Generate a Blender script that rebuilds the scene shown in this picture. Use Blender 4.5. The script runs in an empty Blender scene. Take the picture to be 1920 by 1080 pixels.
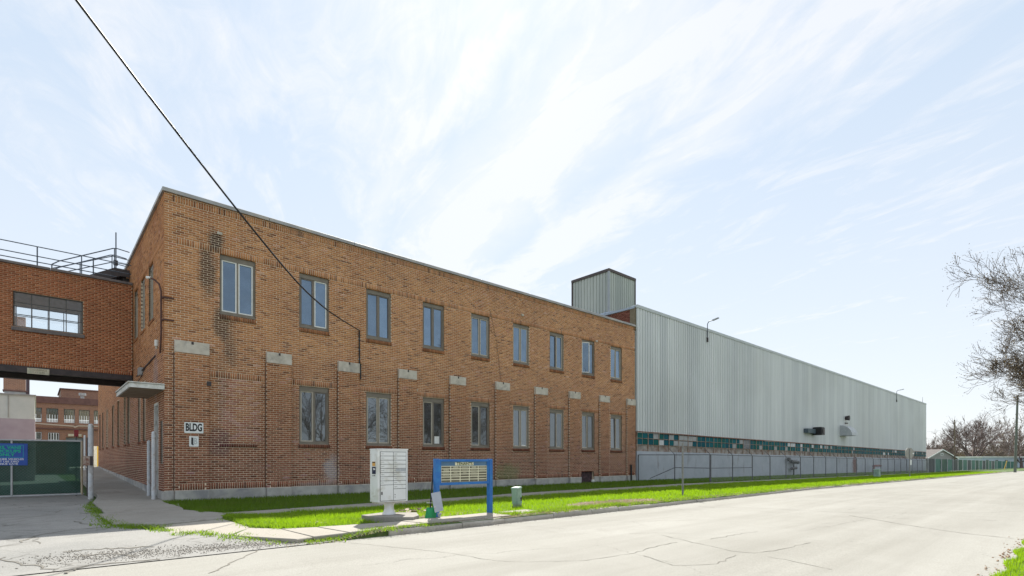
import bpy, math, random
import numpy as np
from mathutils import Vector, Matrix

# ------------------------------------------------------------------ camera, light, exposure
S = bpy.context.scene
CAM = (-2.78, -18.25, 1.25); FW = (.6702, .7421); RT = (.7421, -.6702); FOC = 988.0
cd = bpy.data.cameras.new('camera'); cam = bpy.data.objects.new('camera', cd); S.collection.objects.link(cam)
cam.location = CAM
cam.rotation_euler = (math.pi/2, 0, -math.atan2(FW[0], FW[1]))
cd.sensor_width = 36; cd.lens = FOC*36/1920; cd.shift_y = 322/1920; cd.clip_end = 3000; cd.clip_start = .05
S.camera = cam
SUN_AZ = math.radians(39.5); SUN_EL = math.radians(46)
SUND = Vector((math.sin(SUN_AZ)*math.cos(SUN_EL), math.cos(SUN_AZ)*math.cos(SUN_EL), math.sin(SUN_EL)))
sl = bpy.data.lights.new('sun', 'SUN'); sl.energy = 2.75; sl.angle = math.radians(.55); sl.color = (1, .96, .88)
so = bpy.data.objects.new('sun', sl); S.collection.objects.link(so)
so.rotation_euler = SUND.to_track_quat('Z', 'Y').to_euler()
S.view_settings.view_transform = 'Standard'; S.view_settings.look = 'None'
S.view_settings.gamma = 1; S.view_settings.use_curve_mapping = False
S.view_settings.exposure = 1.6
W = bpy.data.worlds.new('World'); S.world = W; W.use_nodes = True
def world():
    nt = W.node_tree; N = nt.nodes; L = nt.links; N.clear()
    out = N.new('ShaderNodeOutputWorld'); bg = N.new('ShaderNodeBackground'); L.new(bg.outputs[0], out.inputs[0])
    sky = N.new('ShaderNodeTexSky'); sky.sky_type = 'NISHITA'; sky.sun_disc = False
    sky.sun_elevation = SUN_EL; sky.sun_rotation = SUN_AZ; sky.air_density = 1.0; sky.dust_density = .6; sky.ozone_density = 1.3
    tc = N.new('ShaderNodeTexCoord'); sp = N.new('ShaderNodeSeparateXYZ'); L.new(tc.outputs['Generated'], sp.inputs[0])
    def m(op, a, b=None, c=None, clamp=False):
        n = N.new('ShaderNodeMath'); n.operation = op; n.use_clamp = clamp
        for i, v in enumerate((a, b, c)):
            if v is None: continue
            if isinstance(v, (int, float)): n.inputs[i].default_value = v
            else: L.new(v, n.inputs[i])
        return n.outputs[0]
    z = m('MAXIMUM', sp.outputs[2], .02); zz = m('MAXIMUM', z, .05)
    px = m('DIVIDE', sp.outputs[0], zz); py = m('DIVIDE', sp.outputs[1], zz)
    ac = m('MULTIPLY_ADD', py, -.287, m('MULTIPLY', px, .958))
    al = m('MULTIPLY_ADD', py, .958, m('MULTIPLY', px, .287))
    def noise(sx, sy, off, det=6, rough=.6, dist=.4):
        cb = N.new('ShaderNodeCombineXYZ'); L.new(m('MULTIPLY', ac, sx), cb.inputs[0]); L.new(m('MULTIPLY', al, sy), cb.inputs[1]); cb.inputs[2].default_value = off
        n = N.new('ShaderNodeTexNoise'); n.inputs['Scale'].default_value = 1; n.inputs['Detail'].default_value = det
        n.inputs['Roughness'].default_value = rough; n.inputs['Distortion'].default_value = dist; L.new(cb.outputs[0], n.inputs[0])
        return n.outputs['Fac']
    n1 = noise(2.6, 1.2, 3.1); n2 = noise(7, 3.2, 7.7, 10, .68, 1.2); n4 = noise(3.2, 1.1, 5.2, 8, .6, .9); n3 = noise(.7, .45, 1.3, 3)
    wob = m('MULTIPLY', m('SUBTRACT', n1, .5), .30)
    acw = m('ADD', ac, wob)
    def band(c, w):
        d = m('DIVIDE', m('SUBTRACT', acw, c), w); return m('POWER', 2.718, m('MULTIPLY', m('MULTIPLY', d, d), -1.0))
    streak = m('MAXIMUM', m('MULTIPLY', band(.44, .07), .8), m('MAXIMUM', band(.79, .19), m('MULTIPLY', band(1.235, .10), .9)))
    tex = m('MULTIPLY_ADD', n2, 3.4, -1.25, True); broken = m('MULTIPLY_ADD', n4, 5.2, -2.2, True)
    base = m('MULTIPLY_ADD', n1, 2.2, -.82, True)
    veil = m('MULTIPLY_ADD', n3, 1.6, -.45, True)
    cl = m('ADD', m('MULTIPLY', m('MULTIPLY', streak, m('MULTIPLY_ADD', broken, .8, .6)), m('MULTIPLY_ADD', tex, .45, .75)), m('MULTIPLY', m('MULTIPLY_ADD', tex, .7, .3), m('MULTIPLY', broken, .75)))
    cl = m('ADD', m('MULTIPLY', cl, 1.0), m('MULTIPLY_ADD', veil, .50, .12), None, True)
    cl = m('MAXIMUM', cl, m('SUBTRACT', .95, m('MULTIPLY', z, 1.35)), None, True)   # thin veil thickens towards the horizon
    def mx(fac, p, q):
        n = N.new('ShaderNodeMix'); n.data_type = 'RGBA'
        for i, v in ((0, fac), (6, p), (7, q)):
            if isinstance(v, (int, float)): n.inputs[i].default_value = v
            elif isinstance(v, tuple): n.inputs[i].default_value = v+(1,)
            else: L.new(v, n.inputs[i])
        return n.outputs[2]
    blue = mx(.91, sky.outputs[0], (1.93, 2.38, 2.90))            # thin high haze evens the blue out
    cloud = mx(.93, sky.outputs[0], (2.98, 3.06, 3.15))
    class mixo: outputs = [None, None, mx(cl, blue, cloud)]
    mix = mixo
    L.new(mix.outputs[2], bg.inputs[0]); bg.inputs[1].default_value = .1
world()

R = random.Random(7); NR = np.random.RandomState(11)
COL = S.collection
def sz(x): return -.0062*max(0.0, x-22)                       # the whole site falls gently away to the east
def rzb(x): return sz(x)-.112+.04*min(1, max(0, (x-9)/14))
def sstep(t): t = min(1, max(0, t)); return t*t*(3-2*t)
def gz(x, y):                                                 # ground level of the verge / yard
    return sz(x) - .105*sstep((-8.2-y)/1.4)*sstep((1.9-x)/1.2)
def P(px, py, ax, v):                                         # photo point -> world point on the plane axis=v
    a = (px-960)/FOC; d = (FW[0]+a*RT[0], FW[1]+a*RT[1], (862-py)/FOC); t = (v-CAM[ax])/d[ax]
    return tuple(CAM[i]+t*d[i] for i in range(3))

# ------------------------------------------------------------------ materials
MATS = {}
def newmat(name):
    m = bpy.data.materials.new(name); m.use_nodes = True; nt = m.node_tree; b = nt.nodes['Principled BSDF']; MATS[name] = m
    return m, nt, nt.nodes, nt.links, b
def noise_node(N, L, scale, detail=4, src=None, rough=.55, dist=0):
    g = N.new('ShaderNodeNewGeometry') if src is None else None
    n = N.new('ShaderNodeTexNoise'); n.inputs['Scale'].default_value = scale; n.inputs['Detail'].default_value = detail
    n.inputs['Roughness'].default_value = rough; n.inputs['Distortion'].default_value = dist
    L.new(g.outputs['Position'] if src is None else src, n.inputs['Vector']); return n
def ramp(N, L, src, stops):
    r = N.new('ShaderNodeValToRGB'); L.new(src, r.inputs[0]); e = r.color_ramp.elements
    while len(e) < len(stops): e.new(.5)
    for i, (p, c) in enumerate(stops): e[i].position = p; e[i].color = tuple(c)+(1,) if len(c) == 3 else c
    return r
def mixc(N, L, fac, a, b, mode='MIX'):
    x = N.new('ShaderNodeMix'); x.data_type = 'RGBA'; x.blend_type = mode
    for i, v in ((0, fac), (6, a), (7, b)):
        if isinstance(v, (int, float)): x.inputs[i].default_value = v
        elif isinstance(v, tuple): x.inputs[i].default_value = v+(1,) if len(v) == 3 else v
        else: L.new(v, x.inputs[i])
    return x.outputs[2]
def M(name, c1, c2=None, scale=4, rough=.8, bump=0, bscale=80, metal=0, spec=.5, c3=None, s3=.6, lo=.35, hi=.65, streak=None):
    m, nt, N, L, b = newmat(name)
    b.inputs['Roughness'].default_value = rough; b.inputs['Metallic'].default_value = metal; b.inputs['Specular IOR Level'].default_value = spec
    if c2 is None: b.inputs['Base Color'].default_value = c1+(1,)
    else:
        src = None
        if streak:
            g = N.new('ShaderNodeNewGeometry'); v = N.new('ShaderNodeVectorMath'); v.operation = 'MULTIPLY'; v.inputs[1].default_value = streak
            L.new(g.outputs['Position'], v.inputs[0]); src = v.outputs[0]
        n = noise_node(N, L, scale, 6, src)
        c = ramp(N, L, n.outputs['Fac'], [(lo, c1), (hi, c2)]).outputs[0]
        if c3:
            n3 = noise_node(N, L, s3, 5, None, .6, .5)
            f = ramp(N, L, n3.outputs['Fac'], [(.5, (0, 0, 0)), (.68, (1, 1, 1))])
            c = mixc(N, L, f.outputs[0], c, c3)
        L.new(c, b.inputs['Base Color'])
    if bump:
        n2 = noise_node(N, L, bscale, 5); bp = N.new('ShaderNodeBump'); bp.inputs['Strength'].default_value = bump; bp.inputs['Distance'].default_value = .01
        L.new(n2.outputs['Fac'], bp.inputs['Height']); L.new(bp.outputs[0], b.inputs['Normal'])
    return m
def stain_mask(N, L, c, r, nscale=3, thr=.35):
    """soft blob round c with radii r, broken up by noise: 0..1"""
    g = N.new('ShaderNodeNewGeometry'); s = N.new('ShaderNodeVectorMath'); s.operation = 'SUBTRACT'; s.inputs[1].default_value = c; L.new(g.outputs['Position'], s.inputs[0])
    d = N.new('ShaderNodeVectorMath'); d.operation = 'DIVIDE'; d.inputs[1].default_value = r; L.new(s.outputs[0], d.inputs[0])
    l = N.new('ShaderNodeVectorMath'); l.operation = 'LENGTH'; L.new(d.outputs[0], l.inputs[0])
    n = noise_node(N, L, nscale, 5)
    a = N.new('ShaderNodeMath'); a.operation = 'MULTIPLY_ADD'; L.new(n.outputs['Fac'], a.inputs[0]); a.inputs[1].default_value = -1.4; a.inputs[2].default_value = 1.7
    o = N.new('ShaderNodeMath'); o.operation = 'SUBTRACT'; o.use_clamp = True; L.new(a.outputs[0], o.inputs[0]); L.new(l.outputs[1], o.inputs[1])
    k = N.new('ShaderNodeMath'); k.operation = 'MULTIPLY'; k.use_clamp = True; L.new(o.outputs[0], k.inputs[0]); k.inputs[1].default_value = 2.0
    return k.outputs[0]
STAINS = [((1.35, 0, 8.0), (.26, 2, .42), (.05, .035, .03), .9), ((1.12, 0, 7.1), (.32, 2, 1.0), (.07, .04, .03), .85), ((1.5, 0, 5.5), (.35, 2, .6), (.07, .04, .03), .8),
          ((1.75, 0, 4.8), (.3, 2, .75), (.10, .06, .045), .6), ((1.5, 0, 3.6), (.2, 2, 1.4), (.12, .07, .05), .35),
          ((1.5, 0, 1.75), (.4, 2, .55), (.12, .05, .055), .7),
          ((5.0, 0, .9), (.35, .6, .55), (.42, .42, .48), .6), ((4.6, 0, .25), (1.3, .6, .25), (.45, .45, .5), .4),
          ((13.4, 0, .6), (1.0, .8, .65), (.13, .19, .07), .6),
          ((0, 1.5, 3.9), (.6, .5, 1.0), (.30, .22, .24), .5), ((-1, 12, .75), (3, 13, .35), (.15, .08, .05), .5)]
def brickmat(name, stops, pos=True):
    m, nt, N, L, b = newmat(name); b.inputs['Roughness'].default_value = .85; b.inputs['Specular IOR Level'].default_value = .25
    a = N.new('ShaderNodeAttribute'); a.attribute_name = 'tint'
    c = ramp(N, L, a.outputs['Fac'], stops).outputs[0]
    n = noise_node(N, L, 35, 4); f = ramp(N, L, n.outputs['Fac'], [(.3, (.78, .78, .78)), (.7, (1.15, 1.15, 1.15))])
    c = mixc(N, L, 1.0, c, f.outputs[0], 'MULTIPLY')
    nb = noise_node(N, L, .5, 4); fb = ramp(N, L, nb.outputs['Fac'], [(.35, (.88, .84, .82)), (.65, (1.08, 1.08, 1.05))])
    c = mixc(N, L, 1.0, c, fb.outputs[0], 'MULTIPLY')
    c = mixc(N, L, 1.0, c, (.95, .895, .93), 'MULTIPLY')
    np_ = noise_node(N, L, 1.4, 3); fp_ = ramp(N, L, np_.outputs['Fac'], [(.48, (1, 1, 1)), (.68, (.90, .84, .87))]); c = mixc(N, L, 1.0, c, fp_.outputs[0], 'MULTIPLY')
    if pos:
        # brick colour grows darker and more purple-brown from the upper storey down
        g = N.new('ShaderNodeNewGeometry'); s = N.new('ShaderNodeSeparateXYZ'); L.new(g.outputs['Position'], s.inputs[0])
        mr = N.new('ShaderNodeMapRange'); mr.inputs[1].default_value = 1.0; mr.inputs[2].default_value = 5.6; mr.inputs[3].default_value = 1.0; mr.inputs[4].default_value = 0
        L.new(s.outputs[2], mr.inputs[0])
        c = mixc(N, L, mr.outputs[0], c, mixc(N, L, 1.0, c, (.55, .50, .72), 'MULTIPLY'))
        for cc, r, col, st in STAINS:
            k = stain_mask(N, L, cc, r)
            x = N.new('ShaderNodeMath'); x.operation = 'MULTIPLY'; L.new(k, x.inputs[0]); x.inputs[1].default_value = st
            c = mixc(N, L, x.outputs[0], c, col)
    L.new(c, b.inputs['Base Color'])
    n2 = noise_node(N, L, 120, 3); bp = N.new('ShaderNodeBump'); bp.inputs['Strength'].default_value = .4; bp.inputs['Distance'].default_value = .004
    L.new(n2.outputs['Fac'], bp.inputs['Height']); L.new(bp.outputs[0], b.inputs['Normal'])
    return m
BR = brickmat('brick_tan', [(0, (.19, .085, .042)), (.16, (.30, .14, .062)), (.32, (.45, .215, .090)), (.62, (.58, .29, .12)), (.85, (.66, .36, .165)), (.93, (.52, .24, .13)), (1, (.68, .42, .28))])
BRR = brickmat('brick_red_brown', [(0, (.24, .09, .045)), (.3, (.36, .14, .06)), (.75, (.48, .19, .085)), (1, (.54, .24, .11))], False)
MOR = M('mortar', (.66, .53, .40), (.80, .66, .51), 8, .95, .3, 150)
MOR2 = M('mortar_bridge', (.50, .34, .22), (.62, .45, .31), 8, .95)
CONC = M('concrete_plinth', (.34, .33, .31), (.46, .45, .43), 3, .9, .3, 60, c3=(.25, .25, .26), s3=1.5)
CAPS = M('limestone_cap', (.50, .45, .38), (.60, .55, .48), 6, .85, .2, 80, c3=(.36, .33, .29), s3=3)
COPE = M('coping_metal', (.28, .27, .26), (.36, .36, .36), 2, .5, metal=.3, c3=(.42, .38, .33), s3=1)
FRAME = M('window_frame_taupe', (.17, .145, .115), (.215, .185, .15), 5, .6)
SASHT = M('sash_tan', (.42, .37, .30), (.50, .45, .38), 9, .55)
SASHW = M('sash_white', (.68, .68, .66), (.76, .76, .74), 9, .5)
SASHD = M('sash_brown', (.13, .11, .09), (.17, .14, .12), 9, .5)
WOODW = M('white_peeling_paint', (.60, .60, .56), (.74, .74, .72), 14, .7, .3, 60, c3=(.42, .38, .30), s3=5)
DARK = M('dark_void', (.02, .02, .022), rough=.9)
STEELD = M('dark_brown_steel', (.035, .028, .03), (.06, .045, .045), 6, .6)
RAILM = M('blue_grey_rail', (.05, .065, .09), (.08, .10, .13), 6, .5)
BLK = M('black_rubber', (.012, .012, .014), rough=.5)
WHT = M('white_enamel', (.72, .74, .74), (.80, .81, .81), 5, .4, c3=(.62, .60, .55), s3=2)
def glassmat(name, dark, refl, rough=.02, wave=.0, tint=(.95, 1, 1)):
    m, nt, N, L, b = newmat(name); out = [n for n in N if n.type == 'OUTPUT_MATERIAL'][0]
    n = noise_node(N, L, 2.5, 3); c = ramp(N, L, n.outputs['Fac'], [(.4, dark), (.62, tuple(v*2.2+.01 for v in dark))])
    L.new(c.outputs[0], b.inputs['Base Color']); b.inputs['Roughness'].default_value = .25
    gl = N.new('ShaderNodeBsdfGlossy'); gl.inputs['Roughness'].default_value = rough; gl.inputs['Color'].default_value = tint+(1,)
    fr = N.new('ShaderNodeFresnel'); fr.inputs[0].default_value = 1.5
    oi = N.new('ShaderNodeObjectInfo'); mr = N.new('ShaderNodeMapRange'); mr.inputs[3].default_value = refl*.55; mr.inputs[4].default_value = refl*1.25; L.new(oi.outputs['Random'], mr.inputs[0])
    mm = N.new('ShaderNodeMath'); mm.operation = 'ADD'; mm.use_clamp = True; L.new(fr.outputs[0], mm.inputs[0]); L.new(mr.outputs[0], mm.inputs[1])
    bn = noise_node(N, L, 1.6, 2); bp = N.new('ShaderNodeBump'); bp.inputs['Strength'].default_value = .25; bp.inputs['Distance'].default_value = .004+wave
    L.new(bn.outputs['Fac'], bp.inputs['Height']); L.new(bp.outputs[0], gl.inputs['Normal'])
    mx = N.new('ShaderNodeMixShader'); L.new(mm.outputs[0], mx.inputs[0]); L.new(b.outputs[0], mx.inputs[1]); L.new(gl.outputs[0], mx.inputs[2]); L.new(mx.outputs[0], out.inputs[0])
    return m
GLU = glassmat('window_glass_upper', (.02, .03, .045), .20, tint=(.48, .68, .90))
GLL = glassmat('window_glass_lower', (.015, .015, .017), .13, tint=(.7, .8, .88))
GLB = glassmat('glass_factory', (.015, .03, .03), .04, .08)

# ------------------------------------------------------------------ mesh helpers
class MB:
    def __init__(s): s.v = []; s.f = []
    def poly(s, pts, quads):
        o = len(s.v); s.v += [tuple(p) for p in pts]; s.f += [tuple(i+o for i in q) for q in quads]; return s
    def box(s, x0, x1, y0, y1, z0, z1):
        p = [(x0, y0, z0), (x1, y0, z0), (x1, y1, z0), (x0, y1, z0), (x0, y0, z1), (x1, y0, z1), (x1, y1, z1), (x0, y1, z1)]
        return s.poly(p, [(0, 3, 2, 1), (4, 5, 6, 7), (0, 1, 5, 4), (1, 2, 6, 5), (2, 3, 7, 6), (3, 0, 4, 7)])
    def bbox(s, x0, x1, y0, y1, z0, z1, b):              # box with bevelled vertical and top edges
        r = [(x0+b, y0), (x1-b, y0), (x1, y0+b), (x1, y1-b), (x1-b, y1), (x0+b, y1), (x0, y1-b), (x0, y0+b)]
        cx, cy = (x0+x1)/2, (y0+y1)/2; n = 8
        def ins(p): return (p[0]+(b if p[0] < cx else -b)*.9, p[1]+(b if p[1] < cy else -b)*.9)
        pts = [(x, y, z0) for x, y in r]+[(x, y, z1-b) for x, y in r]+[ins(p)+(z1,) for p in r]
        q = [tuple(range(n-1, -1, -1)), tuple(range(2*n, 3*n))]
        for l in range(2):
            for i in range(n): j = (i+1) % n; q.append((l*n+i, l*n+j, (l+1)*n+j, (l+1)*n+i))
        return s.poly(pts, q)
    def tube(s, p, q, r, n=8, r2=None, cap=True):
        p = Vector(p); q = Vector(q); r2 = r if r2 is None else r2; d = (q-p).normalized()
        a = d.orthogonal().normalized(); b = d.cross(a)
        pts = [tuple(p+(a*math.cos(2*math.pi*i/n)+b*math.sin(2*math.pi*i/n))*r) for i in range(n)]
        pts += [tuple(q+(a*math.cos(2*math.pi*i/n)+b*math.sin(2*math.pi*i/n))*r2) for i in range(n)]
        f = [(i, (i+1) % n, n+(i+1) % n, n+i) for i in range(n)]
        if cap: f += [tuple(range(n-1, -1, -1)), tuple(range(n, 2*n))]
        return s.poly(pts, f)
    def path(s, pts, r, n=8):
        for a, b in zip(pts[:-1], pts[1:]): s.tube(a, b, r, n)
        return s
    def prism(s, poly, ax, a, b):                           # 2D outline extruded along axis ax from a to b
        n = len(poly)
        def mk(u, v, w): return (w, u, v) if ax == 0 else ((u, w, v) if ax == 1 else (u, v, w))
        pts = [mk(u, v, a) for u, v in poly]+[mk(u, v, b) for u, v in poly]
        return s.poly(pts, [tuple(range(n-1, -1, -1)), tuple(range(n, 2*n))]+[(i, (i+1) % n, n+(i+1) % n, n+i) for i in range(n)])
    def mesh(s, name, mat=None, smooth=False):
        me = bpy.data.meshes.new(name); me.from_pydata(s.v, [], s.f); me.update()
        if mat: me.materials.append(mat)
        if smooth: me.polygons.foreach_set('use_smooth', [True]*len(me.polygons))
        return me
    def build(s, name, mat, parent=None, **k): return ob(name, s.mesh(name, mat, k.pop('smooth', False)), parent, **k)
def ob(name, me, parent=None, loc=None, rot=None, kind=None, label=None, cat=None, group=None, world=True):
    """world=True: mesh is in world coordinates although the object hangs under a parent"""
    o = bpy.data.objects.new(name, me); COL.objects.link(o)
    if loc is not None: o.location = loc
    if rot is not None: o.rotation_euler = rot
    if parent is not None:
        o.parent = parent
        if world: o.matrix_parent_inverse = WM(parent).inverted()
    for k, v in (('kind', kind), ('label', label), ('category', cat), ('group', group)):
        if v: o[k] = v
    return o
def WM(o):
    m = Matrix.LocRotScale(o.location, o.rotation_euler, o.scale)
    return m if o.parent is None else WM(o.parent) @ o.matrix_parent_inverse @ m
def thing(name, label, cat, loc=(0, 0, 0), rz=0, group=None, kind=None):
    return ob(name, None, None, loc=loc, rot=(0, 0, rz), label=label, cat=cat, group=group, kind=kind)
def struct(name, loc=(0, 0, 0)): return ob(name, None, loc=loc, kind='structure')
def np_mesh(name, V, F, mat, tint=None, smooth=False):
    """V (n,3), F (m,k) all faces with k corners"""
    me = bpy.data.meshes.new(name); k = F.shape[1]
    me.vertices.add(len(V)); me.vertices.foreach_set('co', V.astype(np.float32).ravel())
    me.loops.add(F.size); me.loops.foreach_set('vertex_index', F.astype(np.int32).ravel())
    me.polygons.add(len(F)); me.polygons.foreach_set('loop_start', np.arange(0, F.size, k, dtype=np.int32))
    me.polygons.foreach_set('loop_total', np.full(len(F), k, np.int32))
    me.update(calc_edges=True); me.materials.append(mat)
    if tint is not None:
        a = me.attributes.new('tint', 'FLOAT', 'POINT'); a.data.foreach_set('value', tint.astype(np.float32))
    if smooth: me.polygons.foreach_set('use_smooth', np.ones(len(F), bool))
    return me
BOXF = np.array([(0, 3, 2, 1), (4, 5, 6, 7), (0, 1, 5, 4), (1, 2, 6, 5), (2, 3, 7, 6), (3, 0, 4, 7)])
def boxes_mesh(name, B, T, mat):
    B = np.array(B, float); n = len(B); x0, x1, y0, y1, z0, z1 = B.T
    V = np.stack([np.stack(c, 1) for c in ((x0, y0, z0), (x1, y0, z0), (x1, y1, z0), (x0, y1, z0), (x0, y0, z1), (x1, y0, z1), (x1, y1, z1), (x0, y1, z1))], 1).reshape(-1, 3)
    F = (BOXF[None]+np.arange(n)[:, None, None]*8).reshape(-1, 4)
    return np_mesh(name, V, F, mat, np.repeat(np.array(T, float), 8))
def tubes_mesh(name, seg, mat, n=3):
    A = np.array(seg, float); P0 = A[:, :3]; P1 = A[:, 3:6]; r0 = A[:, 6:7]; r1 = A[:, 7:8]; d = P1-P0; d /= np.linalg.norm(d, axis=1, keepdims=True)+1e-9
    up = np.where(np.abs(d[:, 2:3]) < .9, np.array([[0, 0, 1.]]), np.array([[1., 0, 0]])); a = np.cross(d, up); a /= np.linalg.norm(a, axis=1, keepdims=True); b = np.cross(d, a)
    V = np.empty((len(A), 2*n, 3)); 
    for i in range(n):
        t = 2*math.pi*i/n; o = a*math.cos(t)+b*math.sin(t); V[:, i] = P0+o*r0; V[:, n+i] = P1+o*r1
    f = np.array([(i, (i+1) % n, n+(i+1) % n, n+i) for i in range(n)]); F = (f[None]+np.arange(len(A))[:, None, None]*2*n).reshape(-1, 4)
    return np_mesh(name, V.reshape(-1, 3), F, mat, smooth=n > 3)
def grid_mesh(name, xs, ys, zf, mat):
    X, Y = np.meshgrid(xs, ys); Z = np.array([[zf(x, y) for x in xs] for y in ys]); V = np.stack([X, Y, Z], 2).reshape(-1, 3)
    n = len(xs); F = np.array([(j*n+i, j*n+i+1, (j+1)*n+i+1, (j+1)*n+i) for j in range(len(ys)-1) for i in range(n-1)])
    return np_mesh(name, V, F, mat)
def text(body, size, mat, parent, loc, rot=(math.pi/2, 0, 0), sx=1, off=0, ext=.001, align='CENTER', name='lettering'):
    c = bpy.data.curves.new(name, 'FONT'); c.body = body; c.size = size; c.extrude = ext; c.offset = off; c.align_x = align; c.align_y = 'CENTER'; c.materials.append(mat); c.resolution_u = 3
    o = bpy.data.objects.new(name, c); COL.objects.link(o); o.location = loc; o.rotation_euler = rot; o.scale = (sx, 1, 1)
    me = bpy.data.meshes.new_from_object(o); bpy.data.objects.remove(o); me.name = name
    o = bpy.data.objects.new(name, me); COL.objects.link(o); o.location = loc; o.rotation_euler = rot; o.scale = (sx, 1, 1)
    if parent: o.parent = parent
    return o
def subtract(iv, holes):
    out = [iv]
    for a, b in holes:
        nx = []
        for c, d in out:
            if b <= c or a >= d: nx.append((c, d)); continue
            if a > c: nx.append((c, a))
            if b < d: nx.append((b, d))
        out = nx
    return out
CP = .0677; BL = .2032; J = .0135
def bricks(u0, u1, z0, z1, holes=(), soldiers=(), patches=(), first=0):
    """brick rectangles (a0,a1,b0,b1,tint) covering a wall face; soldiers are upright courses"""
    out = []
    soldiers = [(s[0], s[1], z0+round((s[2]-z0)/CP)*CP, z0+round((s[2]-z0)/CP)*CP+CP*max(1, round((s[3]-s[2])/CP))) for s in soldiers] if z1-z0 > .5 else soldiers
    bl = list(holes)+list(soldiers); k = 0; z = z0
    while z < z1-.02:
        za, zb = z+J/2, min(z+CP-J/2, z1)
        hs = [(h[0], h[1]) for h in bl if h[2] < z+CP/2 < h[3]]
        o = u0-(BL/2 if (k+first) % 2 else 0)
        n = int((u1-u0)/BL)+2
        for i in range(n):
            a, b = max(u0, o+i*BL+J/2), min(u1, o+(i+1)*BL-J/2)
            if b-a < .03: continue
            for c, d in subtract((a, b), hs):
                if d-c < .03: continue
                t = min(.88, max(.05, NR.normal(.5, .145)))
                if NR.rand() < .035: t = NR.uniform(.08, .2)
                if NR.rand() < .015: t = NR.uniform(.93, 1)
                for pt in patches:
                    if pt[0] < (c+d)/2 < pt[1] and pt[2] < za < pt[3] and NR.rand() < pt[5]: t = pt[4]+NR.uniform(-.05, .05)
                out.append((c, d, za, zb, t))
        z += CP; k += 1
    for s in soldiers:
        n = max(1, round((s[1]-s[0])/CP)); w = (s[1]-s[0])/n
        hs = [(h[0], h[1]) for h in holes if h[2] < s[3]-.02 and h[3] > s[2]+.09]
        for i in range(n):
            for c, d in subtract((s[0]+i*w+J/2, s[0]+(i+1)*w-J/2), hs):
                if d-c > .02: out.append((c, d, s[2]+J/2, s[3]-J/2, min(.85, max(.02, NR.normal(.42, .17)))))
    return out
def backing(mb, u0, u1, z0, z1, holes, fn):
    us = sorted({u0, u1, *[min(u1, max(u0, h[i])) for h in holes for i in (0, 1)]}); zs = sorted({z0, z1, *[min(z1, max(z0, h[i])) for h in holes for i in (2, 3)]})
    for a, b in zip(us[:-1], us[1:]):
        run = None
        for c, d in zip(zs[:-1], zs[1:]):
            hit = any(h[0] < (a+b)/2 < h[1] and h[2] < (c+d)/2 < h[3] for h in holes)
            if hit:
                if run: fn(mb, a, b, run[0], run[1]); run = None
            else: run = (run[0], d) if run else (c, d)
        if run: fn(mb, a, b, run[0], run[1])

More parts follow.
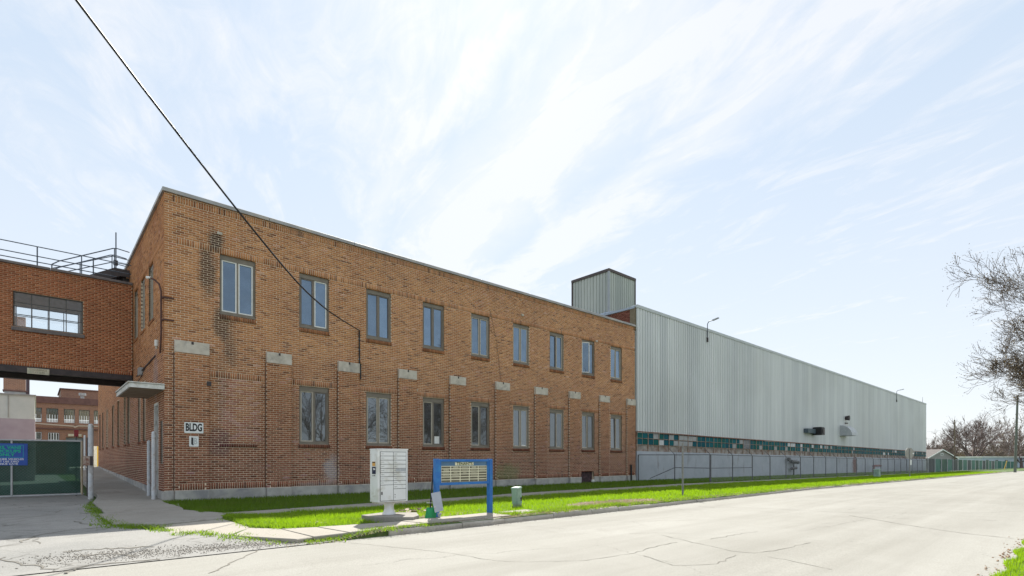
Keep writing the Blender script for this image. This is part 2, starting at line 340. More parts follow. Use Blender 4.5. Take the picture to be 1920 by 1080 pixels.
# ------------------------------------------------------------------ ground, road, pavements
def groundmat():
    m, nt, N, L, b = newmat('turf_soil'); b.inputs['Roughness'].default_value = .95
    n = noise_node(N, L, 1.3, 6, None, .6, .4); n2 = noise_node(N, L, 14, 4)
    c = ramp(N, L, n2.outputs['Fac'], [(.3, (.035, .07, .012)), (.7, (.09, .15, .025))]).outputs[0]
    f = ramp(N, L, n.outputs['Fac'], [(.56, (0, 0, 0)), (.68, (1, 1, 1))])
    c = mixc(N, L, f.outputs[0], c, (.17, .13, .085))
    L.new(c, b.inputs['Base Color'])
    bp = N.new('ShaderNodeBump'); bp.inputs['Strength'].default_value = .8; bp.inputs['Distance'].default_value = .03; L.new(n2.outputs['Fac'], bp.inputs['Height']); L.new(bp.outputs[0], b.inputs['Normal'])
    return m
TURF = groundmat()
def pave(name, c1, c2, cdirt, fine=90, crack=.5, cs=.8, joint=None, crackw=.006):
    m, nt, N, L, b = newmat(name); b.inputs['Roughness'].default_value = .9; b.inputs['Specular IOR Level'].default_value = .25
    n = noise_node(N, L, .5, 6, None, .6, .6); n2 = noise_node(N, L, fine, 3, None, .7)
    c = ramp(N, L, n.outputs['Fac'], [(.3, c1), (.7, c2)]).outputs[0]
    sp = ramp(N, L, n2.outputs['Fac'], [(.3, (.80, .80, .80)), (.7, (1.14, 1.14, 1.14))]); c = mixc(N, L, 1.0, c, sp.outputs[0], 'MULTIPLY')
    nd = noise_node(N, L, .9, 7, None, .7, 1.0); fd = ramp(N, L, nd.outputs['Fac'], [(.55, (0, 0, 0)), (.75, (.7, .7, .7))]); c = mixc(N, L, fd.outputs[0], c, cdirt)
    if name == 'road_concrete':
        gw_ = N.new('ShaderNodeNewGeometry'); vw = N.new('ShaderNodeVectorMath'); vw.operation = 'MULTIPLY'; vw.inputs[1].default_value = (.06, 1.1, 1); L.new(gw_.outputs['Position'], vw.inputs[0])
        nw = noise_node(N, L, 1.0, 6, vw.outputs[0], .65, .3); fw_ = ramp(N, L, nw.outputs['Fac'], [(.35, (.90, .895, .885)), (.62, (1.05, 1.05, 1.05))]); c = mixc(N, L, 1.0, c, fw_.outputs[0], 'MULTIPLY')
        no = noise_node(N, L, 3.3, 5, None, .7); fo = ramp(N, L, no.outputs['Fac'], [(.66, (0, 0, 0)), (.80, (.35, .35, .35))]); c = mixc(N, L, fo.outputs[0], c, (.15, .145, .135))
    if crack:
        g = N.new('ShaderNodeNewGeometry'); dn = noise_node(N, L, 2.2, 4); va = N.new('ShaderNodeVectorMath'); va.operation = 'MULTIPLY_ADD'
        va.inputs[1].default_value = (.7, .7, 0); L.new(dn.outputs['Color'], va.inputs[0]); L.new(g.outputs['Position'], va.inputs[2])
        vo = N.new('ShaderNodeTexVoronoi'); vo.feature = 'DISTANCE_TO_EDGE'; vo.inputs['Scale'].default_value = cs; L.new(va.outputs[0], vo.inputs['Vector'])
        r = ramp(N, L, vo.outputs['Distance'], [(0, (1, 1, 1)), (crackw, (0, 0, 0))])
        nm = noise_node(N, L, .35, 2); rm = ramp(N, L, nm.outputs['Fac'], [(.45, (0, 0, 0)), (.6, (crack, crack, crack))])
        k = N.new('ShaderNodeMath'); k.operation = 'MULTIPLY'; L.new(r.outputs[0], k.inputs[0]); L.new(rm.outputs[0], k.inputs[1])
        c = mixc(N, L, k.outputs[0], c, (.09, .085, .075))
    L.new(c, b.inputs['Base Color'])
    bp = N.new('ShaderNodeBump'); bp.inputs['Strength'].default_value = .5; bp.inputs['Distance'].default_value = .006; L.new(n2.outputs['Fac'], bp.inputs['Height']); L.new(bp.outputs[0], b.inputs['Normal'])
    return m
ROADM = pave('road_concrete', (.285, .275, .245), (.325, .315, .285), (.26, .248, .22), 60, .45, .22, crackw=.004)
DRIVE = pave('driveway_asphalt', (.24, .237, .225), (.32, .31, .29), (.15, .14, .125), 45, .9, .7, crackw=.02)
SLAB = pave('sidewalk_concrete', (.34, .31, .265), (.40, .37, .32), (.28, .25, .21), 70, 0)
SLABD = pave('sidewalk_old', (.27, .25, .22), (.35, .33, .295), (.15, .13, .105), 40, 0)
CURBM = pave('curb_concrete', (.36, .335, .29), (.48, .45, .40), (.16, .13, .10), 30, 0)
xs = np.unique(np.concatenate([np.linspace(-400, -20, 12), np.linspace(-20, 20, 81), np.linspace(20, 130, 45), np.linspace(130, 1200, 20)]))
ys = np.unique(np.concatenate([[-9.78, -9.74], np.linspace(-9.7, -5, 33), np.linspace(-5, 40, 30), np.linspace(40, 1200, 15)]))
ob('ground', grid_mesh('ground', xs, ys, lambda x, y: gz(x, y)-(.3 if y < -9.75 else 0), TURF), kind='structure')
ob('road', grid_mesh('road', xs, np.linspace(-17.55, -9.70, 20), lambda x, y: rzb(x)+.03*math.sin(min(1, max(0, (-9.70-y)/7.85))*math.pi), ROADM), kind='structure')
ob('verge', grid_mesh('verge', xs, np.unique(np.concatenate([np.linspace(-17.52, -22, 10), np.linspace(-22, -600, 12)])), lambda x, y: sz(x)-.10+.06*sstep((-17.5-y)/1.5), TURF), kind='structure')
# driveway (left), with an irregular right edge
def drive_edge(y):
    pts = [(-9.8, .9), (-9.3, .4), (-8.6, -.3), (-7.7, -1.0), (-6.7, -1.45), (-5.7, -1.7), (-3.1, -1.72), (1.9, -1.5), (40, -1.5)]
    for (a, xa), (b, xb) in zip(pts[:-1], pts[1:]):
        if y <= b: return xa+(xb-xa)*(y-a)/(b-a)+.05*math.sin(y*9)+.03*math.sin(y*23)
    return -1.5
yy = np.unique(np.concatenate([np.linspace(-9.82, -5, 60), np.linspace(-5, 44, 90)])); V = []; nx = 26
for y in yy:
    xe = drive_edge(y)
    for i in range(nx): x = -30+(xe+30)*(1-(1-i/(nx-1))**2); V.append((x, y, gz(x, y)+.006))
F = np.array([(j*nx+i, j*nx+i+1, (j+1)*nx+i+1, (j+1)*nx+i) for j in range(len(yy)-1) for i in range(nx-1)])
ob('driveway', np_mesh('driveway', np.array(V), F, DRIVE), kind='structure')
# alley walk beside the building: slabs climbing gently, then fanning out to the street
walk = struct('sidewalk')
def slab(poly, top, th=.12, mat=SLAB, jit=.006, parent=walk):
    n = len(poly); t = [z+(.016 if parent is walk else 0)+R.uniform(-jit, jit) for z in (top if isinstance(top, (list, tuple)) else [top]*n)]
    c = (sum(p[0] for p in poly)/n, sum(p[1] for p in poly)/n); i = .978
    b = MB(); b.poly([(x, y, z-th) for (x, y), z in zip(poly, t)]+[(x, y, z-.012) for (x, y), z in zip(poly, t)]+[(c[0]+(x-c[0])*i, c[1]+(y-c[1])*i, z) for (x, y), z in zip(poly, t)],
        [tuple(range(n-1, -1, -1)), tuple(range(2*n, 3*n))]+[(l*n+k, l*n+(k+1) % n, (l+1)*n+(k+1) % n, (l+1)*n+k) for l in (0, 1) for k in range(n)])
    return b.build('paving_slab', mat, parent)
az = lambda y: .035+.034*max(0, y)+(.02*min(1, (y+3.3)/3.3) if y > -3.3 else 0)
ysl = [-3.3, -1.6, .35, 2.3, 4.3, 6.3, 8.5, 11, 14, 17.5, 22.4]
for a, b in zip(ysl[:-1], ysl[1:]):
    r = -.02 if a > -.1 else .12
    slab([(-1.62 if a < 2 else -1.36, a+.01), (r if a > -.1 else -.1, a+.01), (r if b > 0 else .1, b-.01), (-1.6 if b < 2 else -1.36, b-.01)], [az(a), az(a), az(b), az(b)], .14, SLABD)
slab([(-1.7, -5.85), (-1.05, -6.45), (.05, -6.2), (.42, -5.05), (-.15, -3.33), (-1.75, -3.33)], .03, .12, SLABD)
slab([(-1.62, -5.95), (-1.05, -6.9), (-1.0, -6.55)], .01, .1, SLABD)
slab([(-1.03, -6.55), (.07, -6.28), (.14, -7.85), (-.38, -8.55), (-1.1, -7.68)], [.012, .02, .0, -.02, -.01])
slab([(.1, -7.92), (.45, -8.45), (.62, -9.55), (.35, -9.6), (-.36, -8.6)], [.0, .0, -.04, -.05, -.03])
slab([(.47, -8.46), (1.02, -8.72), (1.22, -9.6), (.64, -9.57)], [.0, .0, -.02, -.04])
slab([(1.04, -8.73), (1.75, -8.86), (1.95, -9.62), (1.24, -9.62)], [.01, .01, 0, -.02])
slab([(1.78, -8.9), (2.6, -9.02), (2.75, -9.62), (1.97, -9.63)], .012)
slab([(2.63, -9.0), (3.75, -8.86), (3.95, -9.62), (2.78, -9.63)], .016)
slab([(3.78, -8.84), (5.0, -8.8), (5.0, -9.62), (3.98, -9.62)], .012)
slab([(5.35, -8.75), (6.3, -8.7), (6.25, -9.6), (5.3, -9.6)], .0)
px0 = .5
fp = struct('path')
while px0 < 100:
    L_ = 1.5 if px0 < 30 else 3.5
    def pe(x): return (-4.6+.7*min(1, max(0, x/12)), -5.7+.55*min(1, max(0, x/12)))
    a, b = pe(px0), pe(px0+L_); z = sz(px0)+.012; z2 = sz(px0+L_)+.012
    slab([(px0+.01, a[1]), (px0+L_-.01, b[1]), (px0+L_-.01, b[0]), (px0+.01, a[0])], [z, z2, z2, z], .1, SLABD, .008, fp)
    px0 += L_
kerb = struct('kerb')
x = 1.9
while x < 120:
    l = R.uniform(1.0, 1.7) if x < 40 else 6
    yk = -9.62+R.uniform(-.012, .012); dz = R.uniform(-.018, .008); z = sz(x); zb = sz(x+l)
    pr = [(-.17, -.2), (-.165, -.05), (-.14, -.012), (-.10, 0), (0, .0), (0, -.2)]
    b = MB(); n = 6; b.poly([(x+.008, yk+u, z+v+.0+dz) for u, v in pr]+[(x+l-.008, yk+u+R.uniform(-.008, .008), zb+v+dz+R.uniform(-.006, .006)) for u, v in pr],
        [tuple(range(n)), tuple(range(2*n-1, n-1, -1))]+[(i, n+i, n+(i+1) % n, (i+1) % n) for i in range(n)])
    b.build('kerb_stone', CURBM, kerb); x += l
# cracks and joints on the road: thin dark sealed lines, traced on the ground
CRK = M('crack_dirt', (.13, .12, .10), (.20, .185, .16), 12, .95)
def ribbon(pts, w, zf, jit=.03, step=.12):
    V = []; F = []
    P2 = []
    for a, b in zip(pts[:-1], pts[1:]):
        n = max(1, int(math.dist(a, b)/step))
        for i in range(n): t = i/n; P2.append((a[0]+(b[0]-a[0])*t+R.gauss(0, jit*.5), a[1]+(b[1]-a[1])*t+R.gauss(0, jit*.5)))
    P2.append(pts[-1])
    for i, p in enumerate(P2):
        q = P2[min(i+1, len(P2)-1)]; o = P2[max(i-1, 0)]; dx, dy = q[0]-o[0], q[1]-o[1]; l = math.hypot(dx, dy)+1e-6; ww = w*R.uniform(.35, 1.2)
        for s in (-1, 1): x, y = p[0]-dy/l*ww*s, p[1]+dx/l*ww*s; V.append((x, y, zf(x, y)))
    for i in range(len(P2)-1): F.append((2*i, 2*i+2, 2*i+3, 2*i+1))
    return V, F
rz = lambda x, y: rzb(x)+.03*math.sin(min(1, max(0, (-9.70-y)/7.85))*math.pi)+.004
cr = [([(640, 942+76), (760, 1032), (830, 1040), (860, 1045), (930, 1058), (985, 1060), (1100, 1057), (1190, 1043), (1225, 1031), (1270, 1022)], .006),
      ([(1205, 1048), (1260, 1066), (1300, 1066), (1345, 1063), (1380, 1046)], .006), ([(1240, 1008), (1300, 1022), (1370, 1038), (1415, 1043), (1460, 1036), (1520, 1022)], .007),
      ([(1330, 1016), (1400, 1004), (1420, 1001)], .006), ([(1440, 1050), (1475, 1055), (1560, 1073)], .006), ([(1340, 953), (1420, 956), (1560, 964), (1670, 968)], .01),
      ([(1590, 970), (1700, 988), (1800, 1002), (1900, 1012)], .011), ([(395, 1080), (440, 1056), (490, 1031)], .014), ([(1530, 925), (1700, 917), (1920, 915)], .012),
      ([(1640, 946), (1760, 945), (1920, 948)], .01), ([(1310, 951), (1340, 955)], .01), ([(880, 985), (1000, 990), (1060, 995)], .005), ([(1590, 960), (1604, 957)], .006),
      ([(1500, 1000), (1560, 990), (1620, 978)], .004), ([(1180, 1005), (1240, 1003), (1290, 1006)], .005), ([(1840, 978), (1870, 979)], .013), ([(1660, 975), (1690, 968), (1700, 964)], .004)]
V = []; F = []
for pts, w in cr:
    g = [P(px, py, 2, -.125) for px, py in pts]; g = [P(px, py, 2, -.125+sz(q[0])) for (px, py), q in zip(pts, g)]
    v, f = ribbon([(q[0], max(q[1], -17.4)) for q in g], w, rz); F += [tuple(i+len(V) for i in t) for t in f]; V += v
me = bpy.data.meshes.new('road_cracks'); me.from_pydata(V, [], F); me.materials.append(CRK); ob('road_cracks', me, kind='structure')
V = []; F = []
for pts, w in [([(0, 960), (60, 957), (110, 961)], .012), ([(0, 967), (100, 963), (115, 957)], .012), ([(40, 1018), (70, 1005), (130, 995), (190, 990)], .02), ([(75, 1003), (160, 998), (200, 992)], .012),
               ([(0, 1050), (60, 1064), (110, 1068)], .02), ([(120, 1076), (170, 1060), (240, 1055), (300, 1050)], .03), ([(110, 1036), (200, 1030), (290, 1032)], .02), ([(150, 1050), (200, 1044), (260, 1046)], .02), ([(60, 1005), (75, 1020)], .01), ([(140, 978), (160, 983), (172, 985)], .02)]:
    g = [P(px, py, 2, gz(*P(px, py, 2, -.03)[:2])) for px, py in pts]
    v, f = ribbon([q[:2] for q in g], w, lambda x, y: gz(x, y)+.011, .05, .08); F += [tuple(i+len(V) for i in t) for t in f]; V += v
me = bpy.data.meshes.new('driveway_cracks'); me.from_pydata(V, [], F); me.materials.append(CRK); ob('driveway_cracks', me, kind='structure')

# ------------------------------------------------------------------ brick office building
office = thing('brick_office_building', 'long two-storey tan brick building with nine upper windows and stone-capped pilasters', 'building')
LEN = 23.5; DEP = 22.1; TOP = 9.1
WX = [1.46]+[3.9+2.467*k for k in range(8)]
PIL = [(.25, 1.15), (2.82, 3.61), (5.26, 6.06), (7.70, 8.50), (10.14, 10.94), (12.66, 13.48), (15.17, 16.0), (17.64, 18.47), (20.13, 20.97), (22.62, 23.42)]
uh = [(x, x+1.04, 5.78, 7.68) for x in WX]; lh = [(x, x+1.04, 1.78, 3.79) for x in WX[1:]]
hatch = (18.66, 19.70, -.1, .64)
sol = [(.30, LEN, 7.68, 7.88), (.2, LEN, 8.90, TOP)]
edges = [p for p in PIL]
for (a, b), (c, d) in zip(PIL[:-1], PIL[1:]): sol += [(b, c, 3.79, 3.99), (b, c, .34, .54)]
sills = [(x-.04, x+1.08, 1.632, 1.785) for x in WX[1:]]+[(WX[0]-.02, WX[0]+1.08, 1.632, 1.76)]+[(x-.02, x+1.06, 5.622, 5.78) for x in WX]
pilh = [(a, b, .34, 4.43) for a, b in PIL]
caph = [(a-.01, b+.01, 4.43, 4.79) for a, b in PIL]
rb = bricks(0, LEN, .34, TOP, uh+lh+[hatch]+pilh+caph+sills, sol, [(1.43, 2.55, 1.8, 3.78, .95, .75), (15, 23.5, .3, 4.2, .93, .10), (11, 23.5, 4.2, 9, .9, .06), (1.9, 2.5, 1.8, 3.7, .8, .5)])
B = [(a, b, 0+NR.uniform(-.002, .002), .05, c, d) for a, b, c, d, t in rb]; T = [r[4] for r in rb]
for s in sills:
    for a, b, c, d, t in bricks(s[0], s[1], s[2], s[3], (), [s]): 
        if d-c > .08: B.append((a, b, -.018, .05, c, d)); T.append(t*.35)
for i, (a, b) in enumerate(PIL):
    q = bricks(a, b, .34, 4.43, (), [(a+.12, b-.12, .34, .54)], first=i)
    if i == 0: pil1 = q; continue
    B += [(u0, u1, -.1, .0, c, d) for u0, u1, c, d, t in q]; T += [r[4] for r in q]
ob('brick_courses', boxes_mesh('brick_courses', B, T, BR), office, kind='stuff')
# the nearest pilaster: every brick an object of its own (meshes shared by size and tint)
cache = {}
pil1 = sorted(pil1, key=lambda r: -r[2]); singles = pil1[-298:]; rest = pil1[:-298]
for a, b, c, d, t in singles:
    w, h = round(b-a, 2), round(d-c, 3); k = (w, h, round(t*12))
    if k not in cache: cache[k] = boxes_mesh('brick', [(-w/2, w/2, -.035, .035, -h/2, h/2)], [t], BR)
    ob('brick', cache[k], office, loc=((a+b)/2, -.065+R.uniform(-.002, .002), (c+d)/2))
if rest: ob('brick_pilaster_top', boxes_mesh('brick_pilaster_top', [(a, b, -.1, -.03, c, d) for a, b, c, d, t in rest], [r[4] for r in rest], BR), office, kind='stuff')
# side wall (faces the alley), plane x=0
SW = [(1.95, 2.85, 5.78, 7.66), (3.7, 4.6, 5.78, 7.66), (5.43, 6.3, 5.78, 7.66)]
SL = [(3.55, 4.15, 1.9, 3.95), (4.75, 5.35, 1.9, 3.95), (7.7, 8.4, 1.9, 4.0), (8.9, 9.6, 1.9, 4.0), (11.2, 12.0, 1.9, 3.95), (13.4, 14.3, 1.9, 3.9), (16.3, 17.2, 1.9, 3.9), (18.7, 19.5, 1.9, 3.9), (20.6, 21.3, 1.9, 3.9)]
SD = (.98, 1.72, -.1, 3.0); SB = (.22, .68, 1.13, 2.42)
sh = SW+SL+[SD, SB]
rb = bricks(.056, DEP, .25, TOP, sh, [(.1, DEP, 8.90, TOP), (.1, 6.5, 7.66, 7.86)], [(5.5, 7.6, 1.9, 3.95, .95, .5)])
B = [(0+NR.uniform(-.002, .002), .05, a, b, c, d) for a, b, c, d, t in rb]
for s in SW+SL:
    for a, b, c, d, t in bricks(s[0]-.04, s[1]+.04, s[2]-.1, s[2], (), [(s[0]-.04, s[1]+.04, s[2]-.1, s[2])]):
        if d-c > .07: B.append((-.02, .0, a, b, c, d)); rb.append((0, 0, 0, 0, t*.6))
ob('side_brick_courses', boxes_mesh('side_brick_courses', B, [r[4] for r in rb], BR), office, kind='stuff')
mb = MB(); backing(mb, .008, LEN, 0, TOP, uh+lh+[hatch], lambda m, a, b, c, d: m.box(a, b, .005, .30, c, d))
for a, b in PIL: mb.box(a+.006, b-.006, -.092, .004, .05, 4.42)
mb.build('front_wall', MOR, office)
mb = MB(); backing(mb, .301, DEP, 0, TOP, sh, lambda m, a, b, c, d: m.box(.005, .30, a, b, c, d)); mb.build('side_wall', MOR, office)
mb = MB(); mb.box(LEN-.29, LEN, .301, DEP, 0, TOP).box(.301, LEN-.29, DEP-.3, DEP, 0, TOP); mb.build('rear_wall', MOR, office)
MB().box(.301, LEN-.291, .301, DEP-.301, 8.5, 8.6).build('roof', M('roof_tar', (.05, .05, .05), (.09, .09, .09), 3, .9), office)
MB().box(.6, LEN-.6, .9, DEP-1, .2, 8.4).build('interior_core', DARK, office)
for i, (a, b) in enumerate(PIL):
    MB().bbox(a-.004, b+.004, -.112, .004, 4.435, 4.785, .006).build('cap_stone', CAPS, office)
    MB().box(a-.022, a-.001, -.012, .004, .34, 4.43).build('shadow_strip', M('shadow_strip_brown', (.11, .07, .05), (.17, .11, .08), 4, .9) if 'shadow_strip_brown' not in MATS else MATS['shadow_strip_brown'], office)  # brown strip paints in the shadow line along the pilaster's left edge
    # small notch of rusted anchor above every stone
    MB().box((a+b)/2-.03, (a+b)/2+.03, -.118, -.112, 4.70, 4.785).build('anchor_stain', STEELD, office)
xs_ = [0.0]+[v for p in PIL for v in p]+[LEN]
for a, b in zip(xs_[:-1], xs_[1:]):
    if b-a < .03: continue
    f = -.135 if (a, b) in PIL else -.035
    z1 = .335+R.uniform(-.003, .003)
    if a < hatch[0] < b:
        MB().bbox(a+.004, hatch[0]-.01, f, .007, -.25, z1, .012).build('plinth_block', CONC, office); MB().bbox(hatch[1]+.01, b-.004, f, .007, -.25, z1, .012).build('plinth_block', CONC, office)
    else: MB().bbox(a+.004, b-.004, f, .007, -.25, z1, .012).build('plinth_block', CONC, office)
for a, b in [(-.03, .96), (1.74, 4.4), (4.41, 8.2), (8.21, 12), (12.01, 17), (17.01, 22.1)]:
    ta, tb = .31+a*.025, .31+b*.025; MB().poly([(-.03, a, -.2), (-.03, b, -.2), (-.03, b, tb), (-.03, a, ta), (.004, a, -.2), (.004, b, -.2), (.004, b, tb), (.004, a, ta)], [(0, 3, 2, 1), (3, 7, 6, 2), (0, 4, 7, 3), (1, 2, 6, 5)]).build('plinth_block', CONC, office)
x = -.06
while x < LEN:
    b = min(x+2.97, LEN+.02); MB().bbox(x+.004, b-.004, -.07, .38, TOP+.002, TOP+.115, .012).build('coping_section', COPE, office); x += 2.97
y = .39
while y < DEP:
    b = min(y+2.97, DEP); MB().bbox(-.066, .38, y+.004, b-.004, TOP+.002, TOP+.113, .012).build('coping_section', COPE, office); y += 2.97
# hatch with board and rubbish in it
MB().box(hatch[0], hatch[1], .14, .18, -.1, .64).build('hatch_board', M('rotten_board', (.03, .02, .02), (.09, .05, .06), 9, .9), office)
MB().box(19.45, 19.62, -.1, -.02, -.02, .18).build('hatch_scrap', WHT, office)
MB().tube((22.9, -.16, -.05), (22.9, -.16, .95), .05, 10).build('black_stub_pipe', BLK, office)

# windows --------------------------------------------------------------
def frame_mesh(w, h, lin=.17, side=.065, bot=.10, mull=.05):
    m = MB(); m.box(0, w, .02, .12, h-lin, h); m.box(0, w, .0, .13, 0, bot*.6); m.box(0, w, .03, .12, bot*.6, bot)
    m.box(0, side, .03, .12, bot, h-lin); m.box(w-side, w, .03, .12, bot, h-lin); c = w/2; m.box(c-mull/2, c+mull/2, .035, .12, bot, h-lin)
    return m.mesh('window')
def sash_mesh(w, h, t=.038):
    m = MB(); m.box(0, w, 0, .04, 0, t); m.box(0, w, 0, .04, h-t, h); m.box(0, t, 0, .04, t, h-t); m.box(w-t, w, 0, .04, t, h-t); return m.mesh('sash')
def pane_mesh(w, h): return MB().box(.036, w-.036, .022, .03, .036, h-.036).mesh('pane')
WC = {}
def window(parent, loc, w, h, mats, glass, rz=0, lin=.17, opened=None, name='window', two=True):
    k = (w, h, lin)
    if k not in WC:
        side, bot, mull = .065, .10, .05
        sw = ((w-2*side-mull)/2 if two else w-2*side) ; hh = h-lin-bot
        WC[k] = (frame_mesh(w, h, lin, side, bot, mull if two else .001), sash_mesh(sw, hh), pane_mesh(sw, hh), sw, side, bot, mull)
    fm, sm, pm, sw, side, bot, mull = WC[k]
    f = ob(name, fm.copy() if not fm.materials else fm.copy(), parent, loc=loc, rot=(0, 0, rz)); f.data.materials.clear(); f.data.materials.append(FRAME)
    for i in range(2 if two else 1):
        x = side+i*(sw+mull)
        mm = mats[i % len(mats)]; key = (k, mm.name)
        if key not in WC: c = sm.copy(); c.materials.append(mm); WC[key] = c
        key2 = (k, glass.name)
        if key2 not in WC: c = pm.copy(); c.materials.append(glass); WC[key2] = c
        l = (x, .04, bot); r = (0, 0, 0)
        if opened == i: l = (x+sw*.0, .035, bot); r = (0, 0, -.5)
        s = ob('sash', WC[key], f, loc=l, rot=r, world=False)
        pr_ = random.Random(int(abs(loc[0]*100)+loc[2]*10)+i); ob('pane', WC[key2], f, loc=l, rot=(r[0]+pr_.gauss(0, .006), 0, r[2]+pr_.gauss(0, .012)), world=False)
    return f
um = [(SASHW, SASHW), (SASHD, SASHW), (SASHD, SASHD), (SASHD, SASHD), (SASHT, SASHT), (SASHT, SASHT), (SASHD, SASHT), (SASHW, SASHD), (SASHT, SASHT)]
for i, x in enumerate(WX): window(office, (x, 0.03, 5.80), 1.04, 1.88, um[i], GLU, opened=0 if i == 7 else None)
lm = [(SASHT, SASHD), (SASHT, SASHT), (SASHT, SASHD), (SASHT, SASHD), (SASHT, SASHT), (SASHD, SASHT), (SASHT, SASHD), (SASHD, SASHT)]
for i, x in enumerate(WX[1:]): window(office, (x, 0.03, 1.78), 1.04, 2.01, lm[i], GLL)
# curtain in the open window, notice behind a lower pane
cm = MB(); n = 9
for i in range(n):
    x0 = WX[7]+.10+i*.045; x1 = x0+.045
    cm.poly([(x0, .20+.02*(i % 2), 5.9), (x1, .20+.02*((i+1) % 2), 5.9), (x1-.2*(1-i/n)*0, .20+.02*((i+1) % 2), 7.5), (x0, .20+.02*(i % 2), 7.5)], [(0, 1, 2, 3)])
cm.build('curtain', M('curtain_blue', (.12, .2, .33), (.2, .3, .42), 4, .9), office)
MB().box(WX[3]+.62, WX[3]+.86, .088, .09, 1.92, 2.22).build('paper_notice', WHT, office)
MB().box(WX[5]+.62, WX[5]+.90, .088, .09, 1.90, 1.96).build('paper_notice', WHT, office)
for y0, y1, z0, z1 in SW: window(office, (.03, y1, z0), round(y1-y0, 3), z1-z0, (SASHT, SASHT), GLL, rz=-math.pi/2)
for y0, y1, z0, z1 in SL: window(office, (.05, y1, z0), round(y1-y0, 3), round(z1-z0, 3), (SASHD,), GLL, rz=-math.pi/2, two=False)
MB().box(.06, .12, SD[0]+.07, SD[1]-.07, .12, 2.93).build('door', M('door_grey', (.10, .10, .11), (.14, .14, .15), 4, .6), office)
fr = MB(); fr.box(-.012, .14, SD[0], SD[0]+.07, .1, 3.0).box(-.012, .14, SD[1]-.07, SD[1], .1, 3.0).box(-.012, .14, SD[0]+.07, SD[1]-.07, 2.93, 3.0); fr.build('door_frame', WOODW, office)
MB().box(.03, .06, SB[0], SB[1], SB[2], SB[3]).build('boarded_window', SASHD, office)
# canopy over the side door
cn = MB().box(-.80, -.002, -.02, 3.12, 3.30, 3.32).build('canopy', M('canopy_soffit', (.22, .17, .12), (.32, .25, .18), 5, .9), office)
MB().box(-.84, -.002, -.06, -.02, 3.30, 3.425).box(-.84, -.80, -.02, 3.16, 3.30, 3.425).build('fascia', WOODW, cn)
MB().box(-.87, -.002, -.09, 3.19, 3.435, 3.462).build('drip_edge', WOODW, cn)
# conduits
cp = MB(); cp.path([(-.02, 1.45, 4.5), (-.03, 5.4, 4.32)], .022); cp.path([(-.02, 3.6, 4.36), (-.2, 5.2, 3.6)], .012); cp.build('conduit', STEELD, office)
MB().box(-.12, -.003, 4.1, 4.45, 4.22, 4.48).build('junction_box', M('galvanised', (.35, .37, .38), (.45, .46, .47), 8, .5, metal=.5), office)
# small wall vents under the parapet and a weep pipe
for x, z in [(1.45, 8.28), (14.35, 8.12), (19.9, 7.72), (8.5, 4.05)]:
    MB().box(x-.07, x+.07, -.05, .0, z-.04, z+.04).build('wall_vent', CAPS, office)
MB().box(1.08, 1.2, -.12, -.08, 3.5, 3.64).build('iron_bracket', STEELD, office)
MB().path([(12.35, -.02, 8.0), (12.75, -.02, 6.6), (13.0, -.02, 4.9), (12.95, -.02, 2.2)], .006, 4).build('dead_vine', M('vine', (.10, .06, .04), rough=.9), office)

# ------------------------------------------------------------------ footbridge
bridge = thing('brick_footbridge', 'enclosed red brown brick bridge spanning the driveway into the side of the tan building', 'bridge', (-4.5, 6.6, 4.3))
BX = -9.0; BY = 6.6
bh = [(-3.37, -1.50, 5.84, 7.05), (-8.2, -6.4, 5.84, 7.05)]
rb = bricks(BX, -.03, 4.55, 7.96, bh, [(BX, -.03, 4.50, 4.62)])
rb = [r for r in rb if not (r[2] < 4.6 and r[3]-r[2] < .06)]
ob('brick_courses', boxes_mesh('bridge_bricks', [(a, b, BY, BY+.05, c, d) for a, b, c, d, t in rb], [r[4] for r in rb], BRR), bridge, kind='stuff')
mb = MB(); backing(mb, BX, -.03, 4.5, 7.96, bh, lambda m, a, b, c, d: m.box(a, b, BY+.008, BY+.25, c, d)); mb.build('front_wall', MOR2, bridge)
mb = MB(); backing(mb, BX, -.03, 4.5, 7.96, bh, lambda m, a, b, c, d: m.box(a, b, BY+2.3, BY+2.5, c, d)); mb.build('back_wall', MOR2, bridge)
MB().box(BX, -.03, BY+.26, BY+2.29, 7.7, 7.9).build('ceiling', M('bridge_ceiling', (.55, .58, .62), (.65, .68, .7), 3, .8), bridge)
MB().box(BX, -.03, BY+.26, BY+2.29, 4.5, 4.7).build('floor', DARK, bridge)
MB().box(BX, -.03, BY-.01, BY+.3, 4.30, 4.49).box(BX, -.03, BY+2.2, BY+2.5, 4.30, 4.49).build('steel_beam', STEELD, bridge)
x = BX
while x < -.1: e = min(x+2.2, -.02); MB().bbox(x+.003, e-.003, BY-.06, BY+.3, 7.965, 8.05, .01).build('coping_section', M('coping_brown', (.12, .10, .10), (.17, .15, .14), 3, .6) if 'coping_brown' not in MATS else MATS['coping_brown'], bridge); x += 2.2
def steel_window(x0, x1, y):
    w = x1-x0; h = 1.21; f = MB(); z = 5.84
    f.box(x0, x1, y, y+.05, z+h-.035, z+h).box(x0, x1, y, y+.05, z, z+.035).box(x0, x0+.035, y, y+.05, z+.035, z+h-.035).box(x1-.035, x1, y, y+.05, z+.035, z+h-.035)
    for k in (1, 2, 3): f.box(x0+w*k/4-.013, x0+w*k/4+.013, y+.005, y+.045, z+.036, z+h-.036)
    for k in (.36, .70): f.box(x0+.036, x1-.036, y+.008, y+.042, z+h*k-.011, z+h*k+.011)
    o = f.build('window', M('steel_sash', (.09, .085, .08), rough=.6) if 'steel_sash' not in MATS else MATS['steel_sash'], bridge)
    for k in range(4):
        for j, (a, b) in enumerate(((0.03, .35), (.37, .69), (.71, .97))): MB().box(x0+w*k/4+.016, x0+w*(k+1)/4-.016, y+.02, y+.026, z+h*a, z+h*b).build('pane', CLR, o)
    return o
